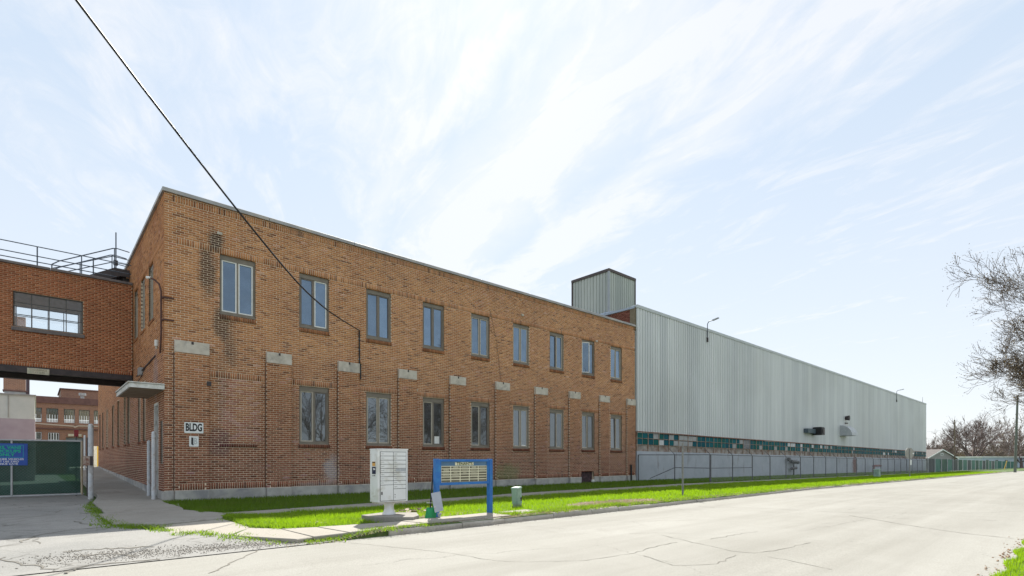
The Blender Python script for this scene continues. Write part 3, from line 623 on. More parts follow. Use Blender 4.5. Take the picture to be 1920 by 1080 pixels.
m, nt, N, L, b_ = newmat('clear_glass'); out = [n for n in N if n.type == 'OUTPUT_MATERIAL'][0]
tr = N.new('ShaderNodeBsdfTransparent'); tr.inputs[0].default_value = (.96, .98, .99, 1); g_ = N.new('ShaderNodeBsdfGlossy'); g_.inputs['Roughness'].default_value = .03
mx = N.new('ShaderNodeMixShader'); mx.inputs[0].default_value = .05; L.new(tr.outputs[0], mx.inputs[1]); L.new(g_.outputs[0], mx.inputs[2]); L.new(mx.outputs[0], out.inputs[0]); CLR = m
for a, b, c, d in bh:
    steel_window(a+.01, b-.01, BY+.07); steel_window(a+.01, b-.01, BY+2.36)
    MB().bbox(a-.04, b+.04, BY-.05, BY+.06, 5.70, 5.82, .01).build('sill', MATS['coping_brown'], bridge)
# railing and ramp on top
rail = thing('roof_railing', 'dark blue pipe railing along the roof edge of the brick bridge', 'railing', (-4.5, 6.75, 8.06))
for z, x1 in ((8.76, -.05), (8.42, -.05), (8.22, -.5)): MB().tube((BX, 6.75, z), (x1, 6.75, z), .018).build('rail', RAILM, rail)
for x in (-8.2, -6.4, -4.6, -2.75, -1.2): MB().tube((x, 6.75, 8.05), (x, 6.75, 8.76), .02).build('post', RAILM, rail)
stairs = thing('roof_stair', 'dark steel stair with pipe handrails climbing from the bridge roof to the building', 'stair', (-1.2, 8, 8.06))
for yb in (7.5, 8.4):
    MB().poly([(-1.75, yb, 8.02), (-1.15, yb, 8.02), (-.30, yb, 8.50), (-.02, yb, 8.50), (-.02, yb, 8.78), (-.5, yb, 8.78)]+[(-1.75, yb+.04, 8.02), (-1.15, yb+.04, 8.02), (-.30, yb+.04, 8.50), (-.02, yb+.04, 8.50), (-.02, yb+.04, 8.78), (-.5, yb+.04, 8.78)],
        [(0, 1, 2, 3, 4, 5), (11, 10, 9, 8, 7, 6)]+[(i, (i+1) % 6+0, 6+(i+1) % 6, 6+i) for i in range(6)]).build('stringer', STEELD, stairs)
    y = yb+.02
    MB().path([(-2.35, y, 8.05), (-2.35, y, 8.45), (-2.15, y, 8.62), (-.55, y, 9.52), (-.42, y, 9.55), (-.02, y, 9.5)], .02).build('handrail', RAILM, stairs)
    MB().path([(-2.35, y, 8.30), (-.55, y, 9.22), (-.02, y, 9.18)], .018).build('mid_rail', RAILM, stairs)
    for x in (-1.5, -.5): MB().tube((x, y, 8.2+(x+1.5)*.4), (x, y, 8.98+(x+1.5)*.54), .018).build('post', RAILM, stairs)
for k in range(6): MB().box(-1.5+k*.2, -1.28+k*.2, 7.54, 8.4, 8.12+k*.11, 8.15+k*.11).build('tread', STEELD, stairs)
MB().box(-.5, -.02, 7.54, 8.4, 8.74, 8.78).build('landing', STEELD, stairs)
MB().box(-.2, -.02, 7.7, 7.9, 8.06, 8.5).build('support', STEELD, stairs)
vp = thing('vent_pipe', 'thin upright mast with a small box clamped at its middle beside the roof stair', 'mast', (-.42, 7.9, 8.3))
MB().tube((-.42, 7.9, 8.3), (-.42, 7.9, 10.3), .022).build('mast', RAILM, vp); MB().box(-.50, -.36, 7.84, 7.96, 9.0, 9.18).build('box', STEELD, vp); MB().tube((-.4, 7.9, 9.15), (.3, 7.9, 9.12), .008).build('stay', RAILM, vp)
# clearance sign
SIGNC = M('cream_sign', (.50, .47, .36), (.60, .57, .44), 6, .7, c3=(.36, .38, .28), s3=5); INKF = M('faded_ink', (.22, .16, .10), rough=.8); INK = M('black_ink', (.015, .015, .02), rough=.6)
cs = thing('clearance_sign', 'small faded cream clearance board under the edge of the brick bridge', 'sign', (-2.72, 6.56, 4.24))
MB().bbox(-.29, .29, -.02, .0, 0, .2, .006).build('board', SIGNC, cs, world=False)
text('CLEARANCE', .085, INKF, cs, (0, -.022, .145), sx=.95); text('12 FT. 2 IN.', .08, INKF, cs, (0, -.022, .055), sx=.9)
# gooseneck lamp on the corner
gl_ = thing('gooseneck_lamp', 'rust brown gooseneck lamp arm bolted to the tan brick corner', 'lamp', (-.02, .12, 5.0))
MB().path([(-.05, .35, 4.42), (-.06, .22, 4.6), (-.06, .12, 4.9), (-.06, .12, 6.2), (-.10, .2, 6.42), (-.2, .3, 6.55), (-.30, .38, 6.6)], .025, 7).build('arm', M('rust_pipe', (.07, .035, .03), (.12, .055, .045), 20, .8), gl_)
for z in (5.35, 6.0): MB().box(-.04, .24, -.045, -.012, z-.02, z+.02).box(-.045, -.005, -.012, .15, z-.02, z+.02).build('bracket', MATS['rust_pipe'], gl_)
MB().tube((-.28, .36, 6.6), (-.37, .44, 6.61), .028, 10, .04).build('lamp_head', WHT, gl_)
sl2 = thing('wall_light', 'small white jar light on the side wall beside the rusty lamp arm', 'lamp', (-.08, .62, 4.7))
MB().tube((-.1, .62, 4.66), (-.1, .62, 4.84), .055, 10).build('jar', WHT, sl2); MB().tube((-.1, .62, 4.58), (-.1, .62, 4.66), .03, 8).build('socket', SASHT, sl2)
# BLDG B signs
def plate(name, label, x, z, w, h):
    t = thing(name, label, 'sign', (x, -.105, z)); r = .02; pts = []
    for cx, cz, a0 in ((w/2-r, h/2-r, 0), (-w/2+r, h/2-r, 90), (-w/2+r, -h/2+r, 180), (w/2-r, -h/2+r, 270)):
        for k in range(5): a = math.radians(a0+k*22.5); pts.append((cx+r*math.cos(a), cz+r*math.sin(a)))
    MB().prism(pts, 1, -.012, -.002).build('plate', WHT, t, world=False); return t
s1 = plate('building_sign', 'white plate lettered BLDG on the corner pilaster', .735, 2.21, .50, .32)
text('BLDG', .31, INK, s1, (0, -.013, 0), sx=.56, off=.012)
s2 = plate('letter_sign', 'small white plate with the letter B half faded, below the larger plate', .735, 1.80, .25, .31)
text('B', .27, M('faded_letter', (.50, .52, .52), rough=.7), s2, (.035, -.013, 0), sx=.7, off=.008); text('I', .27, INK, s2, (-.045, -.0145, 0), sx=1.0, off=.012); text('L', .10, INK, s2, (-.03, -.015, -.075), sx=.8, off=.008)
# service cable from the street pole to the wall
cab = thing('overhead_cable', 'thick black overhead cable slanting down from the sky to the brick wall', 'cable', (6.06, -.05, 6.0))
pts = []
a = Vector(P(143, 0, 1, -7.9)); b = Vector((6.06, -.06, 6.02))
ctl = [((143, 0), 8.0), ((300, 207), 9.2), ((450, 400), 11.2), ((550, 521), 13.6), ((600, 570), 15.4), ((635, 596), 17.0), ((672, 621), 18.35)]
def camP(px, py, Y): X = (px-960)/FOC*Y; return Vector((CAM[0]+Y*FW[0]+X*RT[0], CAM[1]+Y*FW[1]+X*RT[1], CAM[2]+(862-py)/FOC*Y))
c0 = [camP(px, py, Y) for (px, py), Y in ctl]; c0[-1] = b
first = c0[0]+(c0[0]-c0[1]).normalized()*7
allp = [first]+c0
def cr_(p0, p1, p2, p3, t): return .5*((2*p1)+(-p0+p2)*t+(2*p0-5*p1+4*p2-p3)*t*t+(-p0+3*p1-3*p2+p3)*t**3)
for i in range(len(allp)-1):
    p0 = allp[max(0, i-1)]; p1 = allp[i]; p2 = allp[i+1]; p3 = allp[min(len(allp)-1, i+2)]
    for k in range(6): pts.append(cr_(p0, p1, p2, p3, k/6))
pts.append(allp[-1])
MB().path(pts, .021, 6).build('cable', BLK, cab)
MB().path([(6.06, -.06, 6.02), (6.08, -.03, 5.9), (6.085, -.03, 4.8), (6.085, -.125, 4.75), (6.085, -.125, 4.2)], .025, 6).build('drop_conduit', BLK, cab)
for z in (5.7, 5.3, 4.95): MB().box(6.04, 6.13, -.03, .0, z, z+.03).build('clip', MATS['galvanised'], cab)
up = thing('utility_pole', 'wooden pole holding the far end of the overhead cable behind the viewer', 'pole', (first.x, first.y, -.1))
MB().tube((first.x, first.y, -.3), (first.x, first.y, first.z+.6), .15, 12, .11).build('pole', M('pole_wood', (.12, .09, .065), (.19, .15, .11), 5, .9, streak=(6, 6, .5)), up)

# ------------------------------------------------------------------ warehouse
WX0 = 23.56; WX1 = 102.9
wh = thing('metal_warehouse', 'very long pale grey ribbed metal warehouse over a band of teal panes', 'building', (WX0, 0, 0))
def clad(name, c1, c2, cs, wear):
    m, nt, N, L, b = newmat(name); b.inputs['Roughness'].default_value = .5; b.inputs['Specular IOR Level'].default_value = .4
    g = N.new('ShaderNodeNewGeometry'); v = N.new('ShaderNodeVectorMath'); v.operation = 'MULTIPLY'; v.inputs[1].default_value = (3, 3, .25); L.new(g.outputs['Position'], v.inputs[0])
    n = noise_node(N, L, 1, 5, v.outputs[0]); n2 = noise_node(N, L, .12, 4)
    c = ramp(N, L, n.outputs['Fac'], [(.3, c1), (.7, c2)]).outputs[0]
    f = ramp(N, L, n2.outputs['Fac'], [(.45, (0, 0, 0)), (.7, (wear, wear, wear))]); c = mixc(N, L, f.outputs[0], c, cs)
    oi = N.new('ShaderNodeObjectInfo'); r = ramp(N, L, oi.outputs['Random'], [(0, (.89, .90, .91)), (1, (1.05, 1.05, 1.04))]); c = mixc(N, L, 1.0, c, r.outputs[0], 'MULTIPLY')
    L.new(c, b.inputs['Base Color']); return m
CLAD = clad('cladding_pale_grey', (.56, .58, .585), (.64, .66, .665), (.49, .505, .50), .7)
CLADT = clad('cladding_tower', (.40, .43, .39), (.50, .52, .48), (.28, .32, .31), .8)
def ribbed(w, n, h, depth=.045, flat=.55):
    """one metal sheet, width w with n ribs, origin lower left, facing -y"""
    m = MB(); p = w/n; prof = []
    for i in range(n):
        u = i*p; prof += [(u, 0), (u+p*.16, 0), (u+p*.22, -depth), (u+p*.94, -depth)]
    prof.append((w, 0)); k = len(prof); z0 = h[0]; z1 = h[1]
    m.poly([(u, v, z0) for u, v in prof]+[(u, v, z1) for u, v in prof], [(i, i+1, k+i+1, k+i) for i in range(k-1)])
    return m
SP = .816; nsh = int((WX1-WX0)/SP)
e0 = 2.92
sheets = {}
cl_ = CLAD
for i in range(nsh+1):
    x = WX0+i*SP; w = min(SP, WX1-x)
    if w < .1: continue
    zb = round(2.94+(x-WX0)*-.0055, 2); zt = round(10.36-(x-WX0)*.0022, 2); key = (round(zb, 1), round(zt, 1), round(w, 2))
    if key not in sheets: sheets[key] = ribbed(w, 3, (key[0]-.04, key[1])).mesh('cladding_sheet', CLAD)
    ob('cladding_sheet', sheets[key], wh, loc=(x, -.06, 0), world=True)
zt = lambda x: 10.36-(x-WX0)*.0022; zb = lambda x: 2.94-(x-WX0)*.0055
mb = MB()
mb.poly([(WX0, 0, zb(WX0)), (WX1, 0, zb(WX1)), (WX1, 0, zt(WX1)), (WX0, 0, zt(WX0)), (WX0, .3, zb(WX0)), (WX1, .3, zb(WX1)), (WX1, .3, zt(WX1)), (WX0, .3, zt(WX0))], [(0, 1, 2, 3), (7, 6, 5, 4), (0, 3, 7, 4), (1, 5, 6, 2), (3, 2, 6, 7), (0, 4, 5, 1)])
mb.build('wall_core', CLAD, wh)
mb = MB(); d = .05
for a, b in ((WX0-.02, 60), (60.01, WX1+.03)):
    mb.poly([(a, -.14, zt(a)-.12), (b, -.14, zt(b)-.12), (b, -.14, zt(b)+.06), (a, -.14, zt(a)+.06), (a, .3, zt(a)-.12), (b, .3, zt(b)-.12), (b, .3, zt(b)+.06), (a, .3, zt(a)+.06)], [(0, 1, 2, 3), (7, 6, 5, 4), (0, 3, 7, 4), (1, 5, 6, 2), (3, 2, 6, 7), (0, 4, 5, 1)])
mb.build('eaves_trim', M('trim_grey', (.42, .45, .46), (.5, .53, .54), 2, .5), wh)
MB().box(WX0, WX1, .3, 40, 9.6, 9.9).build('roof', MATS['roof_tar'], wh)
MB().box(WX1-.3, WX1, .31, 40, -1, 9.6).build('end_wall', CLAD, wh)
BRD = brickmat('brick_dark_red', [(0, (.12, .04, .03)), (.4, (.22, .08, .055)), (1, (.32, .14, .10))], False)
rb = bricks(.35, 12, 8.9, 10.2, (), ())
ob('brick_courses', boxes_mesh('parapet_bricks', [(23.51, 23.56, a, b, c, d) for a, b, c, d, t in rb], [r[4] for r in rb], BRD), wh, kind='stuff')
MB().box(23.53, 23.8, .31, 40, 0, 10.2).build('side_wall', MOR2, wh)
MB().box(23.47, 23.56, -.02, .34, 8.9, 10.3).build('corner_pier', M('pier_olive', (.16, .13, .08), (.22, .18, .12), 5, .9), wh)
MB().box(23.44, 23.85, .0, 12, 10.21, 10.33).build('parapet_flashing', M('flashing_blue', (.28, .34, .42), (.38, .43, .50), 4, .5), wh)
# concrete base
def basemat():
    m, nt, N, L, b = newmat('painted_block'); b.inputs['Roughness'].default_value = .85
    n = noise_node(N, L, .8, 6, None, .65, .5); c = ramp(N, L, n.outputs['Fac'], [(.3, (.36, .39, .44)), (.7, (.47, .50, .55))]).outputs[0]
    g = N.new('ShaderNodeNewGeometry'); v = N.new('ShaderNodeVectorMath'); v.operation = 'MULTIPLY'; v.inputs[1].default_value = (1.6, 1, .35); L.new(g.outputs['Position'], v.inputs[0])
    n2 = noise_node(N, L, 1.3, 5, v.outputs[0], .6); f = ramp(N, L, n2.outputs['Fac'], [(.60, (0, 0, 0)), (.74, (.85, .85, .85))]); c = mixc(N, L, f.outputs[0], c, (.15, .11, .10))
    for cc, r in (((65.6, 0, .6), (1.2, 1, 1.4)),):
        k = stain_mask(N, L, cc, r); c = mixc(N, L, k, c, (.16, .05, .035))
    L.new(c, b.inputs['Base Color']); return m
BASE = basemat()
x = WX0+.02
while x < WX1:                                                  # cast in bays with open joints
    w = min(4.72, WX1-x)
    MB().poly([(x, -.10, -1.2), (x+w-.015, -.10, -1.2), (x+w-.015, -.10, 1.76-(x+w-WX0)*.0055), (x, -.10, 1.76-(x-WX0)*.0055), (x, .25, -1.2), (x+w-.015, .25, -1.2), (x+w-.015, .25, 1.76-(x+w-WX0)*.0055), (x, .25, 1.76-(x-WX0)*.0055)],
        [(0, 1, 2, 3), (7, 6, 5, 4), (0, 3, 7, 4), (1, 5, 6, 2), (3, 2, 6, 7)]).build('base_wall_section', BASE, wh); x += w
# window band: bays with a steel frame, two by two teal panes and a masonry strip below
RUST = M('rusty_steel', (.26, .15, .10), (.42, .36, .30), 7, .8)
TEAL = [M('pane_teal_%s' % n, c, tuple(v*1.3 for v in c), 3, .6, spec=.12) for n, c in (('deep', (.002, .075, .10)), ('mid', (.003, .10, .12)), ('green', (.003, .085, .08)))]
GREYP = M('pane_grey', (.28, .29, .30), (.38, .38, .38), 3, .6); WHITEP = M('pane_pale', (.5, .52, .54), (.62, .64, .66), 3, .6)
BANDM = M('band_masonry', (.24, .21, .19), (.42, .38, .34), 2.2, .9, c3=(.20, .10, .07), s3=1.8)
BW = 1.17; x = WX0+.02; bi = 0
fm = MB(); fm.box(0, .05, -.03, .03, -.80, .36).box(.05, BW, -.025, .025, .32, .36).box(.05, BW, -.02, .02, -.43, -.40).box(.06, BW-.01, -.012, .012, -.035, -.01).box(BW/2, BW/2+.02, -.012, .012, -.40, .32); fm = fm.mesh('window_bay', RUST)
pm = {}
for t_ in TEAL+[GREYP, WHITEP]: pm[t_.name] = MB().box(0, BW/2-.045, -.006, .006, 0, .31).mesh('pane', t_)
while x < WX1-.5:
    zc = 2.56-(x-WX0)*.0055
    louv = bi in (12,)
    f = ob('louvre_bay' if louv else 'window_bay', fm, wh, loc=(x, -.05, zc))
    if louv:
        for k in range(8): MB().poly([(.06, -.03, -.36+k*.085), (BW-.01, -.03, -.36+k*.085), (BW-.01, .02, -.30+k*.085), (.06, .02, -.30+k*.085)], [(0, 1, 2, 3)]).build('louvre_slat', GREYP, f, world=False)
    else:
        for ix in (0, 1):
            for iz in (0, 1):
                r = R.random(); mt = GREYP if r < .13 else (WHITEP if r < .2 else TEAL[R.randrange(3)])
                if x > 55 and r < .2 and R.random() < .6: mt = TEAL[0]
                if bi in (4, 5) and r < .8: mt = GREYP
                ob('pane', pm[mt.name], f, loc=(.055+ix*(BW/2-.03), 0, -.385+iz*.36), world=False)
    x += BW; bi += 1
mb = MB(); mb.poly([(WX0, .0, .9), (WX1, .0, .4), (WX1, .0, 3.0), (WX0, .0, 3.0)], [(0, 1, 2, 3)]); 
MB().poly([(WX0, -.02, 1.7), (WX1, -.02, 1.26), (WX1, -.02, 1.70), (WX0, -.02, 2.14), (WX0, .2, 1.7), (WX1, .2, 1.26), (WX1, .2, 1.70), (WX0, .2, 2.14)], [(0, 1, 2, 3), (3, 2, 6, 7), (4, 7, 6, 5)]).build('masonry_strip', BANDM, wh)
MB().poly([(WX0, .03, 2.0), (WX1, .03, 1.5), (WX1, .03, 2.6), (WX0, .03, 3.0)], [(0, 1, 2, 3)]).build('band_backing', DARK, wh)
MB().poly([(WX0, -.12, 2.89), (WX1, -.12, 2.45), (WX1, -.12, 2.51), (WX0, -.12, 2.95), (WX0, 0, 2.89), (WX1, 0, 2.45), (WX1, 0, 2.51), (WX0, 0, 2.95)], [(0, 1, 2, 3), (0, 4, 5, 1), (3, 2, 6, 7)]).build('drip_rail', M('rust_red', (.16, .07, .05), (.28, .15, .11), 6, .8), wh)
# things on the warehouse wall
def arm_lamp(label, x, z0, z1):
    t = thing('parapet_lamp', label, 'lamp', (x, -.15, z0), group='lamps on bent poles along the warehouse parapet')
    MB().path([(0, 0, 0), (0, 0, z1-z0-.15), (.0, -.1, z1-z0), (.05, -.45, z1-z0+.05)], .028, 6).build('pole', RAILM, t, world=False)
    MB().poly([(-.08, -.38, z1-z0+.0), (.10, -.38, z1-z0+.0), (.11, -.80, z1-z0+.09), (-.07, -.80, z1-z0+.09), (-.08, -.38, z1-z0+.07), (.10, -.38, z1-z0+.07), (.11, -.80, z1-z0+.15), (-.07, -.80, z1-z0+.15)], [(0, 3, 2, 1), (4, 5, 6, 7), (0, 1, 5, 4), (1, 2, 6, 5), (2, 3, 7, 6), (3, 0, 4, 7)]).build('lamp_head', MATS['galvanised'], t, world=False)
    MB().box(-.05, .05, -.05, .05, -.2, .1).build('bracket', STEELD, t, world=False)
arm_lamp('lamp on a bent pole above the warehouse wall, the one nearer the brick building', 31.9, 9.65, 10.85)
arm_lamp('lamp on a bent pole at the distant end of the warehouse parapet', 84.0, 9.3, 10.65)
an = thing('roof_aerial', 'thin aerial sticking up at the end of the warehouse roof', 'aerial', (101.4, .1, 10.2)); MB().tube((101.4, .1, 10.1), (101.4, .1, 11.2), .03, 6, .012).build('rod', STEELD, an)
du = thing('exhaust_duct', 'black square exhaust fan on a blue grey duct jutting from the warehouse wall', 'duct', (52, -.1, 4.0))
q = P(1511, 812, 1, -.3); q2 = P(1537, 809, 1, -.5)
MB().box(q[0], q[0]+2.0, -.5, -.11, 3.74, 4.14).build('duct', M('duct_blue_grey', (.05, .08, .10), (.10, .13, .15), 5, .6), du)
MB().bbox(q[0]+2.0, q[0]+2.9, -1.0, -.2, 3.6, 4.35, .06).build('fan_housing', BLK, du)
MB().tube((q[0]+2.45, -1.01, 3.98), (q[0]+2.45, -1.04, 3.98), .28, 12).build('fan_grille', STEELD, du)
ho = thing('vent_hood', 'curved pale metal vent hood on the warehouse wall', 'hood', (61.5, -.1, 3.8))
hp = [(-.11, 3.8), (-1.25, 3.8)]+[(-.11-1.14*math.cos(a), 3.8+1.1*math.sin(a)) for a in [math.radians(v) for v in range(15, 91, 15)]]
MB().prism(hp, 0, 60.4, 62.4).build('hood', M('hood_metal', (.36, .38, .40), (.46, .48, .49), 3, .5), ho)
wl = thing('wall_fixture', 'small dark round fixture high on the warehouse wall above the vent hood', 'lamp', (62.2, -.12, 5.7)); MB().tube((62.2, -.12, 5.75), (62.2, -.5, 5.75), .2, 12, .28).build('shade', STEELD, wl); MB().box(62.0, 62.5, -.3, -.12, 5.15, 5.25).build('bracket', STEELD, wl)
rp = thing('red_pipe', 'rust red bent pipe standing by the pale warehouse base', 'pipe', (74, -.8, -.5))
q = P(1638, 890, 1, -1.2); q2 = P(1652, 877, 1, -1.2); MB().path([(q[0], -1.2, -.6), (q[0], -1.2, .55), (q[0]+3.0, -1.2, .55)], .12, 8).build('pipe', M('red_rust', (.16, .03, .025), (.24, .06, .05), 6, .7), rp)
vx = thing('gas_valve', 'dark valve assembly mounted on the pale warehouse base', 'valve', (46, -.4, 0))
q = P(1489, 867, 1, -.4); MB().tube((q[0]-.8, -.4, q[2]+.1), (q[0]+.9, -.4, q[2]), .16, 8).tube((q[0]-.1, -.4, q[2]), (q[0]-.1, -.4, -.1), .06, 6).build('body', BLK, vx); MB().tube((q[0]-.6, -.4, q[2]-.55), (q[0]+.5, -.4, q[2]-.5), .12, 8).build('regulator', STEELD, vx)
MB().tube((q[0]-1.2, -.3, q[2]+.25), (q[0]-1.2, -.5, q[2]+.25), .18, 10).build('dial', BLK, vx)
# penthouse
pt = thing('rooftop_tower', 'square ribbed metal tower with dark brown cap on the warehouse roof', 'tower', (24.6, 2.75, 9.9))
tx0, tx1, ty0, ty1 = 24.55, 27.4, 2.72, 5.82; tz = 13.38
MB().box(tx0+.05, tx1-.05, ty0+.05, ty1-.05, 9.4, tz).build('core', CLADT, pt)
nS = 4
for i in range(nS):
    w = (tx1-tx0)/nS; ob('cladding_sheet', ribbed(w, 3, (9.4, tz), .04).mesh('tower_sheet', CLADT), pt, loc=(tx0+i*w, ty0+.04, 0), rot=(0, 0, 0))
    w = (ty1-ty0)/nS; ob('cladding_sheet', ribbed(w, 3, (9.4, tz), .04).mesh('tower_sheet', CLADT), pt, loc=(tx0+.04, ty1-i*w, 0), rot=(0, 0, -math.pi/2))
MB().box(tx0-.06, tx1+.06, ty0-.06, ty1+.06, tz, tz+.17).build('cap_trim', M('brown_trim', (.06, .045, .045), (.09, .07, .065), 5, .6), pt)
MB().box(tx1-.03, tx1+.05, ty0-.05, ty0+.04, 9.4, tz).box(tx0-.05, tx0+.03, ty1-.04, ty1+.05, 9.4, tz).build('corner_trim', MATS['brown_trim'], pt)
MB().box(tx0-.05, tx0+.06, ty0-.05, ty0+.06, 9.4, tz).build('corner_trim', M('corner_blue', (.30, .33, .36), (.38, .40, .43), 5, .5), pt)
pr = thing('pipe_rack', 'blue pipes and guard rail lying along the red parapet below the metal tower', 'pipes', (23.7, 2.5, 10.3))
for k in range(4): MB().path([(23.55+k*.05, 1.6+k*.2, 10.36+k*.03), (23.55+k*.05, 4.6+k*.1, 10.36+k*.03)], .035, 6).build('pipe', MATS['flashing_blue'], pr)
for y in (2.2, 2.8, 3.4, 3.9): MB().tube((23.5, y, 10.2), (23.5, y, 10.6), .02, 6).build('post', MATS['flashing_blue'], pr)

# ------------------------------------------------------------------ chain link fence with barbed wire
GALV = MATS['galvanised']; FP = M('fence_post_dark', (.10, .10, .11), (.16, .16, .17), 6, .7)
fence = thing('chain_link_fence', 'long chain link fence with barbed wire arms in front of the warehouse', 'fence', (25.2, -3.85, 0))
fx = [25.14+2.68*k for k in range(22)]
fpts = [(23.62, -.16), (24.45, -2.05)]+[(x, -3.85) for x in fx]
for i, (x, y) in enumerate(fpts):
    r = .055 if i == 2 else .03; z = sz(x)
    MB().tube((x, y, z-.1), (x, y, z+1.56), r, 8).build('fence_post', FP, fence)
    if i > 0: MB().path([(x, y, z+1.56), (x-.02, y+.34, z+1.9)], .018, 5).build('barb_arm', FP, fence)
for (a, b), (c, d) in zip(fpts[:-1], fpts[1:]): MB().tube((a, b, sz(a)+1.55), (c, d, sz(c)+1.55), .022, 6).build('top_rail', FP, fence)
MB().path([(25.14, -3.85, .78), (24.45, -2.05, .80), (23.9, -.75, .15)], .02, 6).build('mid_rail', FP, fence); MB().path([(25.14, -3.85, .78), (30.4, -3.85, .76)], .02, 6).build('mid_rail', FP, fence)
seg = []
def mesh_run(a, b, h0, h1, pitch, seg, r, zf=sz):
    a = Vector(a); b = Vector(b); Ln = (b-a).length; d = (b-a)/Ln; hh = h1-h0; n = int((Ln+hh)/pitch)
    for i in range(n):
        for s in (0, 1):
            u0 = i*pitch-hh if s == 0 else i*pitch; u1 = u0+hh if s == 0 else u0-hh
            z0, z1 = h0, h1; lo, hi = min(u0, u1), max(u0, u1)
            if hi <= 0 or lo >= Ln: continue
            def at(u, z):
                p = a+d*u; return (p.x, p.y, zf(p.x)+z)
            ua, za, ub, zb_ = u0, z0, u1, z1
            def clip(u, z, v, w):
                if u < 0: t = (0-u)/(v-u); return 0, z+(w-z)*t
                if u > Ln: t = (Ln-u)/(v-u); return Ln, z+(w-z)*t
                return u, z
            ua2, za2 = clip(ua, za, ub, zb_); ub2, zb2 = clip(ub, zb_, ua, za)
            seg.append((*at(ua2, za2), *at(ub2, zb2), r, r))
mesh_run((23.62, -.16), (24.45, -2.05), .03, 1.54, .085, seg, .0022); mesh_run((24.45, -2.05), (25.14, -3.85), .03, 1.54, .085, seg, .0022); mesh_run((25.14, -3.85), (fx[-1], -3.85), .03, 1.54, .085, seg, .0022)
ob('wire_mesh', tubes_mesh('wire_mesh', seg, GALV, 3), fence, kind='stuff')
seg = []
for k in range(3):
    for (a, b), (c, d) in zip(fpts[1:-1], fpts[2:]): o = .12+.10*k; seg.append((a, b+o, sz(a)+1.57+o*.98, c, d+o, sz(c)+1.57+o*.98, .004, .004))
ob('barbed_wire', tubes_mesh('barbed_wire', seg, FP, 3), fence)

# ------------------------------------------------------------------ street furniture
SIGNB = M('blue_paint', (.012, .12, .40), (.02, .16, .48), 5, .45, c3=(.03, .22, .5), s3=4)
CREAM = M('cream_bars', (.68, .66, .48), (.76, .74, .56), 6, .6); OLIV = M('name_strip_olive', (.10, .09, .055), (.15, .135, .09), 8, .5); HDR = M('header_blue_grey', (.07, .16, .27), (.10, .20, .32), 5, .5)
a = Vector((3.73, -8.80)); b = Vector((5.16, -8.68)); ang = math.atan2(b.y-a.y, b.x-a.x)
a = camP(818, 862, 11.25); b = camP(918, 862, 12.25); ang = math.atan2(b.y-a.y, b.x-a.x); SW_ = (b-a).length
di = thing('tenant_directory', 'blue framed tenants directory board on two posts beside the kerb', 'sign', (a.x, a.y, 0), ang)
for u, w in ((0, .10), (SW_, .10)): MB().bbox(u-w/2, u+w/2, -.06, .05, -.12, 1.27, .008).build('post', SIGNB, di, world=False)
MB().box(SW_+.051, SW_+.054, -.05, .04, 0, .18).build('algae_patch', M('moss', (.03, .05, .02), rough=.9), di, world=False)
MB().box(.05, SW_-.05, -.045, .045, 1.21, 1.262).build('top_rail', SIGNB, di, world=False); MB().box(.05, SW_-.05, -.045, .045, .70, .755).build('bottom_rail', SIGNB, di, world=False)
for u in (.05, SW_-.10): MB().box(u, u+.05, -.04, .04, .755, 1.21).build('side_rail', SIGNB, di, world=False)
MB().box(.10, SW_-.10, -.015, .02, .755, 1.21).build('back_panel', HDR, di, world=False)
tp = MB().box(SW_/2-.26, SW_/2+.25, -.022, -.0155, 1.125, 1.195).build('title_plate', CREAM, di, world=False)
text('TENANTS', .088, M('title_ink', (.07, .10, .03), rough=.7), tp, (SW_/2, -.0235, 1.158), sx=1.15, off=.002)
gx0, gx1, gz0, gz1 = .105, SW_-.105, .76, 1.115; cw = (gx1-gx0)/5; chh = (gz1-gz0)/6
MB().box(gx0, gx1, -.024, -.0155, gz0, gz1).build('strip_rack', CREAM, di, world=False)
PRT = M('printed_pale', (.50, .47, .33), (.62, .60, .45), 40, .7)
txt = {(0, 1): 2, (1, 0): 2, (3, 0): 2, (2, 0): 1, (4, 0): 1, (1, 1): 1, (2, 1): 1, (3, 1): 1, (4, 1): 1, (0, 2): 1, (1, 2): 3, (2, 2): 3, (3, 2): 1, (0, 3): 1, (1, 3): 1, (3, 3): 1}
for i in range(5):
    for j in range(6):
        x0 = gx0+i*cw+.014; x1 = gx0+(i+1)*cw-.014; z1 = gz1-j*chh-.013; z0 = z1-chh+.020
        st_ = MB().box(x0, x1, -.028, -.0242, z0, z1).build('name_strip', OLIV, di, world=False)
        t = txt.get((i, j))
        if t:
            w = x1-x0; zc = (z0+z1)/2; m_ = MB()
            if t == 2:
                for q in range(2):
                    u = x0+w*.22
                    while u < x1-w*.22: l = R.uniform(.01, .03); m_.box(u, u+l, -.0296, -.0285, zc-.016+q*.018, zc-.003+q*.018); u += l+.004
            else:
                m0 = .1 if t == 1 else .27; u = x0+w*m0
                while u < x1-w*m0: l = R.uniform(.008, .03); m_.box(u, min(u+l, x1-w*m0), -.0296, -.0285, zc-.008, zc+.008); u += l+.005
            m_.build('printed_line', PRT, st_, world=False)
